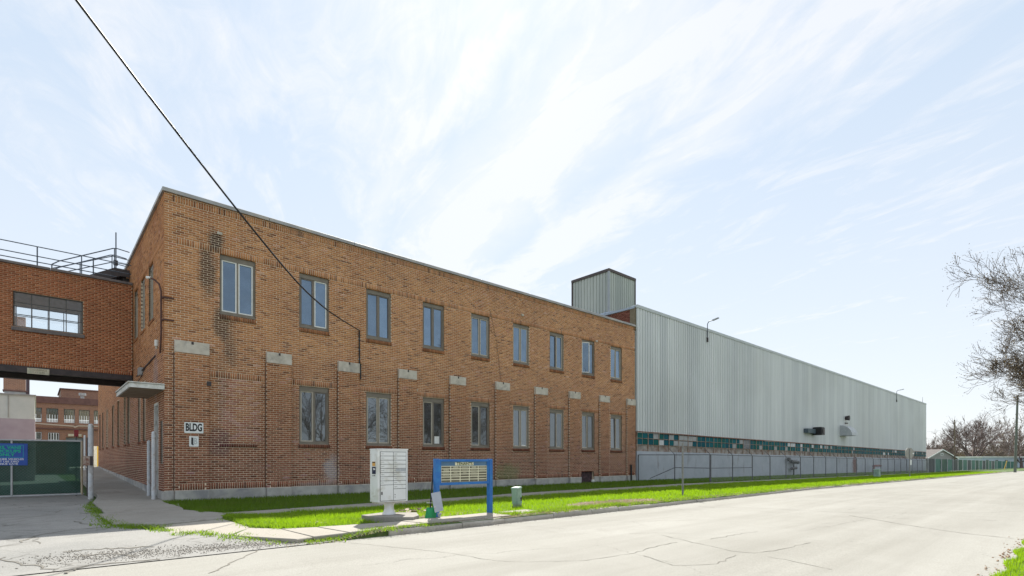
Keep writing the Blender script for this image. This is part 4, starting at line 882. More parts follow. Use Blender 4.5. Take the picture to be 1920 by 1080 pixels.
# cluster mailbox
MBX, MBY = 2.405, -8.42; W_, D_, H0, H1 = .70, .35, .375, 1.463
mbx = thing('cluster_mailbox', 'white cluster mailbox with two columns of small doors on a pedestal', 'mailbox', (MBX+W_/2, MBY+D_/2, .10))
CBU = M('mailbox_white', (.74, .75, .75), (.80, .81, .81), 4, .4, c3=(.58, .57, .52), s3=3); GAP = M('gap_dark', (.05, .05, .05), rough=.8)
MB().bbox(MBX, MBX+W_, MBY, MBY+D_, H0, H1, .01).build('cabinet', CBU, mbx)
MB().bbox(MBX-.008, MBX+W_+.008, MBY-.012, MBY+D_+.008, H1-.002, H1+.014, .006).build('top_cap', CBU, mbx)
MB().box(MBX+.04, MBX+W_-.04, MBY+.02, MBY+D_-.02, H0-.035, H0-.001).build('mounting_plate', M('plate_worn', (.45, .40, .35), (.6, .58, .55), 9, .6), mbx)
MB().box(MBX+.045, MBX+W_-.045, MBY-.004, MBY-.0005, H0+.02, H1-.045).build('door_gap', GAP, mbx)
fx0, fx1 = MBX+.05, MBX+W_-.05; mid = (fx0+fx1)/2; hz1 = H1-.05; hz0 = H0+.025; TH = hz1-hz0; rh = TH*.0845
def door_(x0, x1, z0, z1, big=False):
    d_ = MB().bbox(x0+.0045, x1-.0045, MBY-.012, MBY-.0045, z0+.0045, z1-.0045, .002).build('mail_door', CBU, mbx)
    if not big: MB().tube((x0+.035, MBY-.012, (z0+z1)/2), (x0+.035, MBY-.017, (z0+z1)/2), .008, 8).build('lock', STEELD, d_); MB().box(x0+.06, x0+.085, MBY-.0135, MBY-.0125, (z0+z1)/2-.006, (z0+z1)/2+.006).build('number_tag', MATS['galvanised'], d_)
    return d_
for i in range(8): door_(fx0, mid, hz1-(i+1)*rh, hz1-i*rh)
bd = door_(fx0, mid, hz0, hz1-8*rh, True); MB().box(fx0+.02, fx0+.045, MBY-.02, MBY-.0125, hz0+.13, hz0+.19).build('lock', STEELD, bd)
for i in range(9): door_(mid, fx1, hz1-(i+1)*rh, hz1-i*rh)
bd = door_(mid, fx1, hz0, hz1-9*rh, True); MB().tube((mid+.035, MBY-.012, hz0+.12), (mid+.035, MBY-.018, hz0+.12), .01, 8).build('lock', STEELD, bd); MB().tube((mid+.035, MBY-.012, hz0+.07), (mid+.035, MBY-.018, hz0+.07), .008, 8).build('lock', STEELD, bd)
MB().box(mid+.055, fx1-.01, MBY-.0138, MBY-.0128, hz1-5*rh+.02, hz1-4*rh-.01).build('torn_sticker', M('sticker_grey', (.5, .52, .54), (.36, .38, .4), 30, .7), mbx)
sx_ = MBX-.003
MB().box(sx_-.001, sx_+.001, MBY+.11, MBY+.24, 1.12, 1.21).build('orange_label', M('sticker_orange', (.62, .32, .07), (.75, .42, .12), 30, .6), mbx)
MB().box(sx_-.001, sx_+.001, MBY+.11, MBY+.24, 1.185, 1.205).build('label_band', INK, mbx, loc=(-.0015, 0, 0))
eg = MB().box(sx_-.001, sx_+.001, MBY+.09, MBY+.25, .955, 1.105).build('eagle_emblem', M('navy', (.008, .012, .05), rough=.5), mbx)
MB().poly([(sx_-.0025, MBY+.245, .97), (sx_-.0025, MBY+.14, 1.045), (sx_-.0025, MBY+.10, 1.05), (sx_-.0025, MBY+.10, 1.06), (sx_-.0025, MBY+.15, 1.075), (sx_-.0025, MBY+.21, 1.075), (sx_-.0025, MBY+.185, 1.05), (sx_-.0025, MBY+.165, 1.03)], [(0, 1, 2, 3, 4, 5, 6, 7)]).build('eagle_head', WHT, eg)
text('U.S. MAIL', .036, INK, mbx, (sx_-.002-(MBX+W_/2), (MBY+.17)-(MBY+D_/2), .82), rot=(math.pi/2, 0, -math.pi/2), sx=.9)
prof = [(0, .145), (.02, .14), (.06, .115), (.11, .10), (.17, .098), (.21, .11), (.235, .13), (.24, .135)]
ped = MB(); n = 16; cx, cy = MBX+W_/2, MBY+D_/2
pv = [(cx+math.cos(2*math.pi*k/n)*r*(1.0 if abs(math.cos(2*math.pi*k/n)) < .95 else 1.04), cy+math.sin(2*math.pi*k/n)*r, .102+z) for z, r in prof for k in range(n)]
ped.poly(pv, [(l*n+k, l*n+(k+1) % n, (l+1)*n+(k+1) % n, (l+1)*n+k) for l in range(len(prof)-1) for k in range(n)]); ped.build('pedestal', CBU, mbx, smooth=True)
for k in range(4): a_ = math.radians(45+90*k); MB().tube((cx+.12*math.cos(a_), cy+.12*math.sin(a_), .10), (cx+.12*math.cos(a_), cy+.12*math.sin(a_), .135), .012, 6).build('bolt', STEELD, mbx)
pad = thing('concrete_pad', 'rough concrete pad under the cluster mailbox', 'pad', (2.8, -8.3, 0))
pp = [(2.27, -8.52), (2.45, -8.72), (2.86, -9.04), (3.12, -8.82), (3.40, -8.30), (2.8, -7.80), (2.27, -7.98)]; n = len(pp)
MB().poly([(x, y, -.1) for x, y in pp]+[(x+R.uniform(-.01, .01), y, .095) for x, y in pp]+[(2.75+(x-2.75)*.97, -8.3+(y+8.3)*.97, .10) for x, y in pp], [tuple(range(2*n, 3*n))]+[(l*n+k, l*n+(k+1) % n, (l+1)*n+(k+1) % n, (l+1)*n+k) for l in (0, 1) for k in range(n)]).build('slab', SLABD, pad)
# shovel leaning on the directory post
sv = thing('snow_shovel', 'green snow shovel with black handle leaning on the left directory post', 'shovel', (3.45, -8.9, 0))
p0 = camP(806, 976, 11.0); p0.z = max(.02, p0.z); e1 = Vector((RT[0], RT[1], 0)); e2 = Vector((FW[0], FW[1], 0))
V = []; nn = 7
for r_ in range(4):
    for k in range(nn):
        u = (k/(nn-1)-.5)*.23; dep = -.05*math.cos(u/.23*math.pi)+.03; z = .015+r_*.075+(.012 if r_ == 3 else 0)*math.cos(u*9)
        V.append(tuple(p0+e1*(u+.01*r_)+e2*(dep+r_*.02)+Vector((0, 0, z-p0.z))))
sm_ = MB().poly(V, [(r_*nn+k, r_*nn+k+1, (r_+1)*nn+k+1, (r_+1)*nn+k) for r_ in range(3) for k in range(nn-1)]).build('scoop', M('green_plastic', (.0, .22, .06), (.005, .30, .09), 6, .4), sv)
so_ = sm_.modifiers.new('solid', 'SOLIDIFY'); so_.thickness = .008
tp_ = camP(812.5, 877, 11.35)
MB().tube(tuple(p0+e2*.05+Vector((0, 0, .22-p0.z))), tuple(tp_), .016, 8).build('handle', BLK, sv)
gp_ = camP(806, 943, 11.0); MB().tube(tuple(gp_-e1*.07), tuple(gp_+e1*.07), .006, 6).build('cross_grip', GALV, sv)
# grey box leaning
gb = thing('leaning_cabinet_door', 'flat grey metal cabinet door leaning against the directory post', 'metal door', (3.85, -8.9, 0))
q0 = [camP(808, 925, 11.02), camP(825, 921.5, 11.1), camP(831, 957, 10.95), camP(815.5, 961.5, 10.88)]
q1 = [v+e2*.05 for v in q0]
MB().poly([tuple(v) for v in q0+q1], [(3, 2, 1, 0), (4, 5, 6, 7), (0, 1, 5, 4), (1, 2, 6, 5), (2, 3, 7, 6), (3, 0, 4, 7)]).build('panel', M('light_grey_metal', (.36, .38, .42), (.42, .44, .48), 5, .45), gb)
c_ = q0[3]*.72+q0[0]*.2+q0[1]*.08; MB().box(c_.x-.01, c_.x+.01, c_.y-.02, c_.y, c_.z-.015, c_.z+.02).build('latch', WHT, gb)
c_ = camP(820, 962, 11.02); MB().poly([tuple(c_+e1*.00), tuple(c_+e1*.09), tuple(c_+e1*.05+Vector((0, 0, -.12))), tuple(c_+e1*.03+Vector((0, 0, -.12)))]+[tuple(c_+e2*.02+e1*.00), tuple(c_+e2*.02+e1*.09), tuple(c_+e2*.02+e1*.05+Vector((0, 0, -.12))), tuple(c_+e2*.02+e1*.03+Vector((0, 0, -.12)))], [(3, 2, 1, 0), (4, 5, 6, 7), (0, 1, 5, 4), (1, 2, 6, 5), (2, 3, 7, 6), (3, 0, 4, 7)]).build('foot', GALV, gb)
# debris heap beside the mailbox
hp_ = thing('litter_heap', 'pile of dead brush and crumpled sacking between mailbox and shovel', 'litter', (3.5, -7.9, 0))
rr = random.Random(3); mb = MB()
for k in range(14):
    x = 3.2+rr.random()*1.1; y = -8.05+rr.random()*.5; z = .02+rr.random()*.06; s = .06+rr.random()*.12
    pts = [(x+rr.uniform(-s, s), y+rr.uniform(-s, s), z+rr.uniform(0, .09)) for _ in range(5)]
    mb.poly(pts, [(0, 1, 2), (0, 2, 3), (0, 3, 4), (1, 3, 2)])
mb.build('sacking', M('sackcloth', (.40, .30, .22), (.55, .48, .40), 12, .9), hp_)
seg = [(x, y, .02, x+rr.uniform(-.25, .25), y+rr.uniform(-.25, .25), rr.uniform(.03, .16), .006, .003) for x, y in [(3.1+rr.random()*1.2, -8.1+rr.random()*.6) for _ in range(60)]]
ob('twigs', tubes_mesh('twigs', seg, M('dead_twig', (.20, .13, .08), (.32, .22, .14), 9, .9), 3), hp_, kind='stuff')
# pedestals
PGRN = M('utility_green', (.28, .40, .33), (.34, .46, .39), 5, .5, c3=(.24, .33, .28), s3=4)
u1 = thing('utility_pedestal', 'leaning pale green utility pedestal in the grass right of the directory', 'pedestal', (6.62, -8.05, 0), .25, 'pale green utility pedestals on the verge')
u1.rotation_euler = (0, -.10, .3)
def pedestal(u):
    MB().bbox(-.11, .11, -.10, .10, .10, .52, .02).build('cover', PGRN, u, world=False); MB().box(-.09, .09, -.08, .08, -.1, .10).build('stem', GALV, u, world=False)
    MB().bbox(-.12, .12, -.115, .105, .495, .535, .015).build('cap', PGRN, u, world=False); MB().box(.02, .07, -.112, -.10, .17, .26).build('latch', STEELD, u, world=False)
pedestal(u1)
u2 = thing('utility_pedestal', 'far pale green utility pedestal on the verge before the stop sign', 'pedestal', (47.3, -6.5, sz(47)-.02), 0, 'pale green utility pedestals on the verge')
MB().bbox(-.2, .2, -.2, .2, 0, .62, .04).build('cover', PGRN, u2, world=False); MB().bbox(-.22, .22, -.22, .22, .6, .68, .03).build('cap', PGRN, u2, world=False)
sp_ = thing('steel_signpost', 'bare grey steel signpost standing in the sunny grass by the kerb', 'post', (13.76, -8.71, 0))
MB().poly([(-.035, -.02, -.2), (-.02, .02, -.2), (.02, .02, -.2), (.035, -.02, -.2), (.015, -.005, -.2), (-.015, -.005, -.2)]+[(-.035, -.02, 1.82), (-.02, .02, 1.82), (.02, .02, 1.82), (.035, -.02, 1.82), (.015, -.005, 1.82), (-.015, -.005, 1.82)], [(0, 1, 7, 6), (1, 2, 8, 7), (2, 3, 9, 8), (3, 4, 10, 9), (4, 5, 11, 10), (5, 0, 6, 11), (6, 7, 8, 11), (8, 9, 10, 11)]).build('post', M('post_grey', (.22, .22, .22), (.30, .30, .29), 9, .6), sp_, world=False)
st = thing('stop_sign', 'back of an octagonal sign on a steel post at the far verge', 'stop sign', (50.0, -8.1, sz(50)), -.55)
q = [(math.cos(math.radians(22.5+45*k))*.47, 1.95+math.sin(math.radians(22.5+45*k))*.47) for k in range(8)]
MB().prism(q, 1, .0, .012).build('octagon', M('sign_back', (.28, .27, .25), (.34, .33, .30), 4, .5), st, world=False)
MB().box(-.03, .03, -.04, -.001, -.2, 2.3).build('post', MATS['post_grey'], st, world=False); MB().box(.05, .22, .0, .01, 1.0, 1.42).build('lower_plate', WHT, st, world=False)
MB().box(.30, .42, -.003, -.001, 1.88, 1.98).build('sticker', WHT, st, world=False)
# bollards, gate post and pipe by the alley
BOLW = M('bollard_paint', (.50, .53, .56), (.62, .64, .66), 6, .6, .2, 60, c3=(.40, .38, .36), s3=6)
def bollard(label, x, y, z0, z1, r, dome=True, name='bollard', cat='bollard'):
    t = thing(name, label, cat, (x, y, z0), 0); m = MB(); m.tube((0, 0, -.05), (0, 0, z1-z0), r, 14)
    if dome: m.tube((0, 0, z1-z0), (0, 0, z1-z0+r*.5), r, 14, r*.75); m.tube((0, 0, z1-z0+r*.5), (0, 0, z1-z0+r*.8), r*.75, 14, r*.25)
    m.build('pipe_body', BOLW, t, world=False); return t
gpst = bollard('tall white steel gate post at the right end of the green screened gate', -1.5, 3.0, 0, 2.33, .072, name='gate_post', cat='gate post')
tg = thing('warning_tag', 'small rusty brown and white tag wired to the tall gate post', 'tag', (-1.56, 2.9, 1.2)); MB().box(-.14, .10, -.03, -.02, -.13, .16).build('plate', M('tag_rust', (.50, .42, .36), (.22, .10, .07), 14, .8), tg, world=False); MB().box(.03, .105, -.034, -.0305, -.13, .16).build('rust_edge', STEELD, tg, world=False)
bollard('short grey white bollard further down the alley wall', -.16, 1.62, .12, 1.82, .05)
bollard('white steel pipe bollard in front of the side door', -.2, .42, .05, 2.05, .055)
sg = thing('signal_light', 'small red signal lamp on a thin stand behind the gate end', 'lamp', (-1.75, 5.4, 0)); MB().tube((0, 0, 0), (0, 0, 2.1), .02, 6).build('stand', FP, sg, world=False); MB().box(-.06, .06, -.06, .06, 2.05, 2.28).build('lamp', M('red_lens', (.25, .01, .02), rough=.4), sg, world=False)
# gate with green screen
gate = thing('sliding_gate', 'chain link driveway gate covered with dark green windscreen', 'gate', (-4, 5, 0))
def screenmat():
    m, nt, N, L, b = newmat('green_windscreen'); b.inputs['Roughness'].default_value = .8
    n = noise_node(N, L, 2, 4); c = ramp(N, L, n.outputs['Fac'], [(.3, (.018, .06, .055)), (.7, (.032, .085, .075))]); L.new(c.outputs[0], b.inputs['Base Color'])
    out = [q for q in N if q.type == 'OUTPUT_MATERIAL'][0]; tl = N.new('ShaderNodeBsdfTranslucent'); tl.inputs[0].default_value = (.06, .13, .08, 1); t = N.new('ShaderNodeBsdfTransparent'); t.inputs[0].default_value = (.5, .8, .7, 1)
    a = N.new('ShaderNodeMixShader'); a.inputs[0].default_value = .35; L.new(b.outputs[0], a.inputs[1]); L.new(tl.outputs[0], a.inputs[2])
    d = N.new('ShaderNodeMixShader'); d.inputs[0].default_value = .14; L.new(a.outputs[0], d.inputs[1]); L.new(t.outputs[0], d.inputs[2]); L.new(d.outputs[0], out.inputs[0]); return m
GY = 5.0; gx1_ = -1.62
GS = screenmat()
me = grid_mesh('gate_screen', np.linspace(-10, gx1_-.04, 90), np.linspace(0, 1, 2), lambda x, y: 0, GS)
co = np.zeros(len(me.vertices)*3, np.float32); me.vertices.foreach_get('co', co); co = co.reshape(-1, 3); zz_ = .12+co[:, 1]*1.74; co[:, 1] = GY+.012*np.sin(co[:, 0]*7)+.008*np.sin(co[:, 0]*17); co[:, 2] = zz_; me.vertices.foreach_set('co', co.ravel())
ob('windscreen', me, gate)
GPL = M('gate_pipe', (.38, .40, .41), (.5, .51, .52), 7, .5, metal=.2)
for z in (.08, 1.88): MB().tube((-10, GY-.03, z), (gx1_, GY-.03, z), .026).build('gate_rail', GPL, gate)
for x in (-9.9, -7.6, -5.5, -3.36): MB().tube((x, GY-.035, .08), (x, GY-.035, 1.88), .028).build('gate_upright', GPL, gate)
MB().tube((gx1_, GY-.03, .06), (gx1_, GY-.03, 1.9), .03).build('gate_upright', M('yellowed_pipe', (.42, .34, .22), (.5, .42, .3), 8, .6), gate)
MB().tube((-10, GY+.05, .1), (gx1_, GY+.05, 1.86), .014).build('gate_brace', GPL, gate)
seg = []; mesh_run((-10, GY-.018), (gx1_, GY-.018), .1, 1.86, .09, seg, .0016, lambda x: 0); ob('wire_mesh', tubes_mesh('gate_mesh', seg, FP, 3), gate, kind='stuff')
for x in (-1.33, ): 
    t = thing('gate_guide_post', 'dark narrow steel guide post between gate and tall white post', 'post', (-1.42, 4.6, 0)); MB().box(-.09, .02, 0, .1, 0, 2.0).build('channel', STEELD, t, world=False); MB().tube((-.14, .05, .9), (-.14, .05, 2.08), .03, 8).build('white_pipe', WHT, t, world=False)
q = P(52, 850, 1, GY-.07); qc = P(11, 850, 1, GY-.07); hw = q[0]-qc[0]
gs = thing('vehicle_sign', 'blue sign on the green gate reading cars, vans and pickups only', 'sign', (qc[0], GY-.075, 1.42))
BLU = M('sign_blue', (.01, .06, .34), (.015, .08, .40), 5, .4); GRN = M('sign_green', (.0, .50, .22), rough=.5)
MB().bbox(-hw, hw, -.006, .006, -.35, .35, .005).build('panel', BLU, gs, world=False)
m_ = MB(); a_, b_2, c_2, d_2 = -hw+.10, hw-.10, -.10, .30
m_.box(a_, b_2, -.009, -.0065, d_2-.012, d_2).box(a_, b_2, -.009, -.0065, c_2, c_2+.012).box(a_, a_+.012, -.009, -.0065, c_2+.012, d_2-.012).box(b_2-.012, b_2, -.009, -.0065, c_2+.012, d_2-.012); m_.build('border', M('sign_border', (.02, .35, .45), rough=.5), gs, world=False)
for s, z, h in (('CARS, VANS', .215, .125), ('& PICKUPS', .10, .125), ('ONLY', -.015, .125)): text(s, h, GRN, gs, (0, -.008, z), sx=1.18 if s != 'CARS, VANS' else 1.05, off=.003)
for s, z in (('ALL OTHER VEHICLES', -.155), ('MUST USE 23RD', -.23), ('AVENUE GATE', -.305)): text(s, .078, WHT, gs, (0, -.008, z), sx=1.1, off=.0015)

# ------------------------------------------------------------------ background behind the gate
FARB = M('painted_wall_cream', (.56, .58, .55), (.64, .65, .62), 1.5, .8, c3=(.50, .50, .47), s3=.8)
wb = thing('white_painted_shed', 'flat-roofed building with cream upper wall and pink lower wall behind the gate', 'building', (-12, 24, 0))
MB().box(-25, -2.84, 24, 40, 3.65, 5.03).build('upper_wall', FARB, wb); MB().box(-25, -2.83, 23.99, 40.01, 0, 3.649).build('lower_wall', M('painted_wall_pink', (.40, .32, .36), (.46, .38, .42), 1.5, .8), wb)
MB().box(-25.1, -2.78, 23.9, 40.1, 5.03, 5.1).build('roof_edge', COPE, wb)
for x in (-4.0, -7.5): MB().box(x, x+.03, 23.96, 23.985, 3.7, 5.0).build('downpipe', COPE, wb)
m, nt, N, L, b = newmat('far_brick'); b.inputs['Roughness'].default_value = .9
tcn = N.new('ShaderNodeNewGeometry'); mp = N.new('ShaderNodeMapping'); mp.inputs['Rotation'].default_value = (math.pi/2, 0, 0); L.new(tcn.outputs['Position'], mp.inputs[0]); bt = N.new('ShaderNodeTexBrick'); L.new(mp.outputs[0], bt.inputs[0]); bt.inputs['Scale'].default_value = 1
bt.inputs['Brick Width'].default_value = .22; bt.inputs['Row Height'].default_value = .075; bt.inputs['Mortar Size'].default_value = .012
bt.inputs['Color1'].default_value = (.22, .10, .065, 1); bt.inputs['Color2'].default_value = (.32, .15, .09, 1); bt.inputs['Mortar'].default_value = (.33, .24, .19, 1); L.new(bt.outputs[0], b.inputs['Base Color']); FBR = m
DKB = M('far_band', (.13, .07, .065), (.18, .10, .09), 3, .9)
fb = thing('brick_factory', 'two-storey red brick factory with green-glazed windows far behind the gate', 'building', (0, 45, 0))
fw = [(-3.9, -2.40), (-2.10, -1.28), (-.90, -.12), (.16, .95), (1.25, 2.05)]; hz = [(a, b, 4.62, 5.90) for a, b in fw]+[(-3.9, -2.4, 3.05, 3.75), (-2.0, -1.2, 3.0, 3.72), (-.75, .5, 0, 3.3)]
mb = MB(); backing(mb, -12, 14, 0, 6.35, hz, lambda m, a, b, c, d: m.box(a, b, 45, 45.4, c, d)); mb.build('wall', FBR, fb)
MB().box(-12, 14, 44.9, 45.4, 6.35, 6.95).build('parapet', DKB, fb); MB().box(-12, 14, 44.86, 44.99, 4.0, 4.12).build('string_course', DKB, fb); MB().box(-12, 14, 45.41, 60, 6.3, 6.5).build('roof', MATS['roof_tar'], fb)
MB().box(-1.0, 14, 49, 56, 6.5, 8.1).build('penthouse', FBR, fb); MB().box(-1.1, 14.1, 48.9, 56.1, 8.1, 8.2).build('penthouse_roof', DKB, fb)
vt = thing('roof_ventilator', 'small pale metal ventilator on the far factory roof', 'ventilator', (.5, 46.5, 6.6)); MB().tube((0, 0, 0), (0, 0, .75), .15, 8).tube((0, 0, .75), (0, 0, 1.0), .28, 8).build('cowl', GALV, vt, world=False)
for a, b, c, d in hz[:-1]:
    f = MB().box(a, b, 45.12, 45.16, c, c+.04).box(a, b, 45.12, 45.16, d-.04, d).box(a, a+.04, 45.12, 45.16, c, d).box(b-.04, b, 45.12, 45.16, c, d).build('window', FP, fb)
    n = 4
    for k in range(n):
        w = (b-a-.08)/n
        if c > 4: MB().box(a+.04+k*w+.01, a+.04+(k+1)*w-.01, 45.13, 45.15, c+.05, c+.30).build('pane', WHITEP, f); MB().box(a+.04+k*w+.01, a+.04+(k+1)*w-.01, 45.13, 45.15, c+.33, d-.05).build('pane', GLB, f)
        else: MB().box(a+.04+k*w+.01, a+.04+(k+1)*w-.01, 45.13, 45.15, c+.05, d-.05).build('pane', GLB, f)
MB().box(-.75, .5, 45.2, 45.25, 0, 3.3).build('garage_door', M('door_bluegrey', (.16, .2, .23), (.2, .24, .27), 3, .6), fb)
MB().box(-.6, .35, 44.8, 44.98, 3.40, 3.62).build('lintel_panel', SIGNC, fb)
pp_ = thing('factory_pipes', 'long pale pipe running along the front of the distant brick factory', 'pipe', (0, 44.6, 4.4)); MB().path([(-4, 44.6, 4.52), (-.2, 44.6, 4.32), (-.15, 44.6, 4.22), (.1, 44.6, 4.36), (3, 44.6, 4.42)], .05, 6).build('pipe', M('pale_pipe', (.55, .48, .40), rough=.6), pp_)
ch = thing('brick_stack', 'square tan brick stack with dark steel column rising behind the white shed', 'chimney', (-4, 40.5, 0))
MB().box(-4.75, -3.42, 41, 42.3, 6.9, 13).build('shaft', brickfar if 'brickfar' in globals() else FBR, ch); MB().box(-4.8, -3.3, 40.95, 42.4, 6.85, 6.95).build('base_plate', DKB, ch)
MB().box(-3.40, -3.18, 41.0, 41.2, 5.0, 8.25).build('steel_column', M('purple_brown', (.07, .045, .06), rough=.7), ch); MB().box(-4.7, -3.4, 41.1, 42, 5.0, 6.84).build('hopper', M('hopper_grey', (.30, .32, .36), (.38, .4, .44), 4, .6), ch)
lw = thing('yard_wires', 'pair of dark overhead wires sagging behind the bridge', 'wires', (0, 30, 8))
for z0, z1 in ((8.1, 7.0), (8.05, 6.6)):
    A_, B_ = (-12, 30, z0+.6), (8, 30, z1-.1); MB().path([(A_[0]+(B_[0]-A_[0])*t, 30, A_[2]+(B_[2]-A_[2])*t-1.2*t*(1-t)) for t in [i/14 for i in range(15)]], .022, 5).build('wire', BLK, lw)
ybl = thing('yellow_bollard_sign', 'bright yellow and white panel glimpsed at the end of the alley', 'sign', (-.5, 22.6, .8))
yb_ = P(181, 870, 1, 24.0); MB().box(yb_[0]-.16, yb_[0]+.02, 23.9, 24.0, .5, 2.1).build('white_panel', WHT, ybl); MB().box(yb_[0]+.021, yb_[0]+.14, 23.9, 24.0, .5, 2.1).build('yellow_edge', M('yellow_paint', (.75, .5, .03), rough=.6), ybl)

# ------------------------------------------------------------------ trees
BARK = M('bark_grey_brown', (.085, .065, .055), (.15, .12, .10), 8, .9)
BARKF = M('bark_far', (.13, .095, .09), (.19, .145, .13), 3, .9)
def grow(rng, base, dirv, length, rad, levels, spread=.6, upb=.12, kids=(3, 5), segs=4, curve=.18, minr=.004, ratio=.62, out=None, tips=None, lvl=0, drop=0):
    out = [] if out is None else out; tips = [] if tips is None else tips
    p = Vector(base); d = Vector(dirv).normalized(); nodes = [(p.copy(), d.copy(), rad)]
    for i in range(segs):
        d = (d+Vector((rng.gauss(0, curve), rng.gauss(0, curve), rng.gauss(0, curve)+upb-drop*lvl))).normalized(); q = p+d*(length/segs); r2 = rad*(1-(i+1)/segs*.45)
        out.append((*p, *q, nodes[-1][2], max(minr, r2), lvl)); p = q; nodes.append((p.copy(), d.copy(), max(minr, r2)))
    if levels <= 0: tips.append(p.copy()); return out, tips
    n = rng.randint(*kids)
    for k in range(n):
        t = rng.uniform(.3, 1) if k else 1; idx = min(segs, max(1, int(t*segs+.5))); b, bd, br = nodes[idx]
        o = bd.orthogonal().normalized(); o = Matrix.Rotation(rng.uniform(0, 2*math.pi), 3, bd) @ o
        nd = (bd+o*spread*rng.uniform(.6, 1.3)).normalized() if k else (bd+o*spread*.35).normalized()
        grow(rng, b, nd, length*ratio*rng.uniform(.75, 1.2), max(minr, br*(.72 if k == 0 else .55)), levels-1, spread, upb, kids, segs, curve, minr, ratio, out, tips, lvl+1, drop)
    return out, tips
def tree(label, base, h, rad, levels, rng, mat, name='bare_tree', minr=.004, spread=.6, nlimb=5, limb0=.25, ratio=.62, bud=None, group=None, kids=(3, 5), drop=0, limbdirs=None, budsize=.03, limblen=.5):
    t = thing(name, label, 'tree', base, 0, group); B_ = Vector(base)
    th = h*limb0*1.8; trunk = []; p = Vector((0, 0, -.2)); d = Vector((0, 0, 1)); nodes = []
    for i in range(7):
        d = (d+Vector((rng.gauss(0, .05), rng.gauss(0, .05), 0))).normalized(); q = p+d*(th/7); trunk.append((*p, *q, rad*(1-i*.08)*(1.25 if i == 0 else 1), rad*(1-(i+1)*.08), 0)); nodes.append((q.copy(), rad*(1-(i+1)*.08))); p = q
    S_ = []; tips = []
    for k in range(nlimb):
        i = min(6, 2+int(k*5/nlimb)); a = k*2.4+rng.uniform(-.4, .4); el = rng.uniform(.45, 1.1)
        dv = Vector((math.cos(a), math.sin(a), el)) if not limbdirs or k >= len(limbdirs) else Vector(limbdirs[k])
        grow(rng, nodes[i][0], dv, h*limblen*rng.uniform(.8, 1.1)*(dv.length if limbdirs and k < len(limbdirs) else 1), nodes[i][1]*.5, levels, spread, .06, kids, 5, .14, minr, ratio, S_, tips, 1, drop)
    grow(rng, nodes[-1][0], Vector((0, 0, 1)), h*limblen*.9, nodes[-1][1]*.7, levels, spread, .1, kids, 5, .12, minr, ratio, S_, tips, 1, drop)
    S_ = [q for q in S_ if q[5] > 2.7 or minr > .01]; tips = [q for q in tips if q.z > 2.7 or minr > .01]
    ob('trunk', tubes_mesh('trunk', [s[:8] for s in trunk], mat, 9), t, world=False)
    big = [s[:8] for s in S_ if s[6] > minr*4]; small = [s[:8] for s in S_ if s[6] <= minr*4]
    if big: ob('limbs', tubes_mesh('limbs', big, mat, 5), t, world=False, kind='stuff')
    if small: ob('crown', tubes_mesh('crown', small, mat, 3), t, world=False, kind='stuff')
    if bud:
        T_ = np.array([tuple(p) for p in tips]); k = bud[1]; T_ = np.repeat(T_, k, 0); T_ += NR.normal(0, budsize*1.6, T_.shape); n = len(T_)
        a = NR.normal(0, 1, (n, 3)); a /= np.linalg.norm(a, axis=1, keepdims=True); b = NR.normal(0, 1, (n, 3)); b /= np.linalg.norm(b, axis=1, keepdims=True); s = NR.uniform(.5, 1.2, (n, 1))*budsize
        V = np.stack([T_-a*s*.3, T_+b*s, T_+a*s*.3], 1).reshape(-1, 3); F = np.arange(3*n).reshape(-1, 3)
        ob('buds', np_mesh('buds', V, F, bud[0]), t, world=False, kind='stuff')
    return t
BUD = M('spring_buds', (.16, .11, .05), (.28, .20, .07), 2, .8)
BUD2 = M('yellow_green_leaves', (.22, .20, .04), (.36, .30, .06), 2, .8)
rng = random.Random(21)
tree('big budding tree leaning in from the right edge over the road', (24.9, -20.6, -.1), 9.3, .26, 5, rng, BARK, minr=.0054, spread=.8, nlimb=13, limb0=.27, ratio=.60, bud=(BUD, 3), kids=(4, 5), budsize=.05, limblen=.285,
     limbdirs=[(-.75, .80, .08), (-.55, 1.0, .10), (-.9, .5, .25), (-.6, .85, .35), (.3, .9, .6), (-.8, .7, .6), (-.3, .9, .8), (.8, .2, .7), (-.8, .5, .9), (.1, -.9, .8), (-.6, .7, 1.2), (-.7, .6, 1.0)])
ft = [(1826, 165, 17, .9, 'broad leafless tree behind the timber pole beyond the warehouse', 5), (1752, 150, 10, .35, 'small reddish bare tree just behind the warehouse end', 4), (1768, 170, 10, .3, 'slim bare tree above the left slope of the gabled roof', 4),
      (1893, 175, 13, .4, 'pale bare tree behind the leaning pole and the long low building', 4), (1915, 150, 14, .5, 'greenish bare tree at the far right beyond the long low building', 4), (1862, 200, 12, .35, 'thin bare tree between the broad tree and the leaning pole', 4)]
for i, (px, Y, h, r, lab, lv) in enumerate(ft):
    c = camP(px, 870, Y); tree(lab, (c.x, c.y, sz(min(c.x, 140))-.3), h, r, 4 if lv == 5 else 3, random.Random(40+i), BARKF, minr=.035 if lv == 5 else .045, spread=.75, nlimb=9, limb0=.12, ratio=.66, kids=(3, 5), bud=(BUD2 if i in (4,) else BARKF, 2), budsize=.16, limblen=.38)
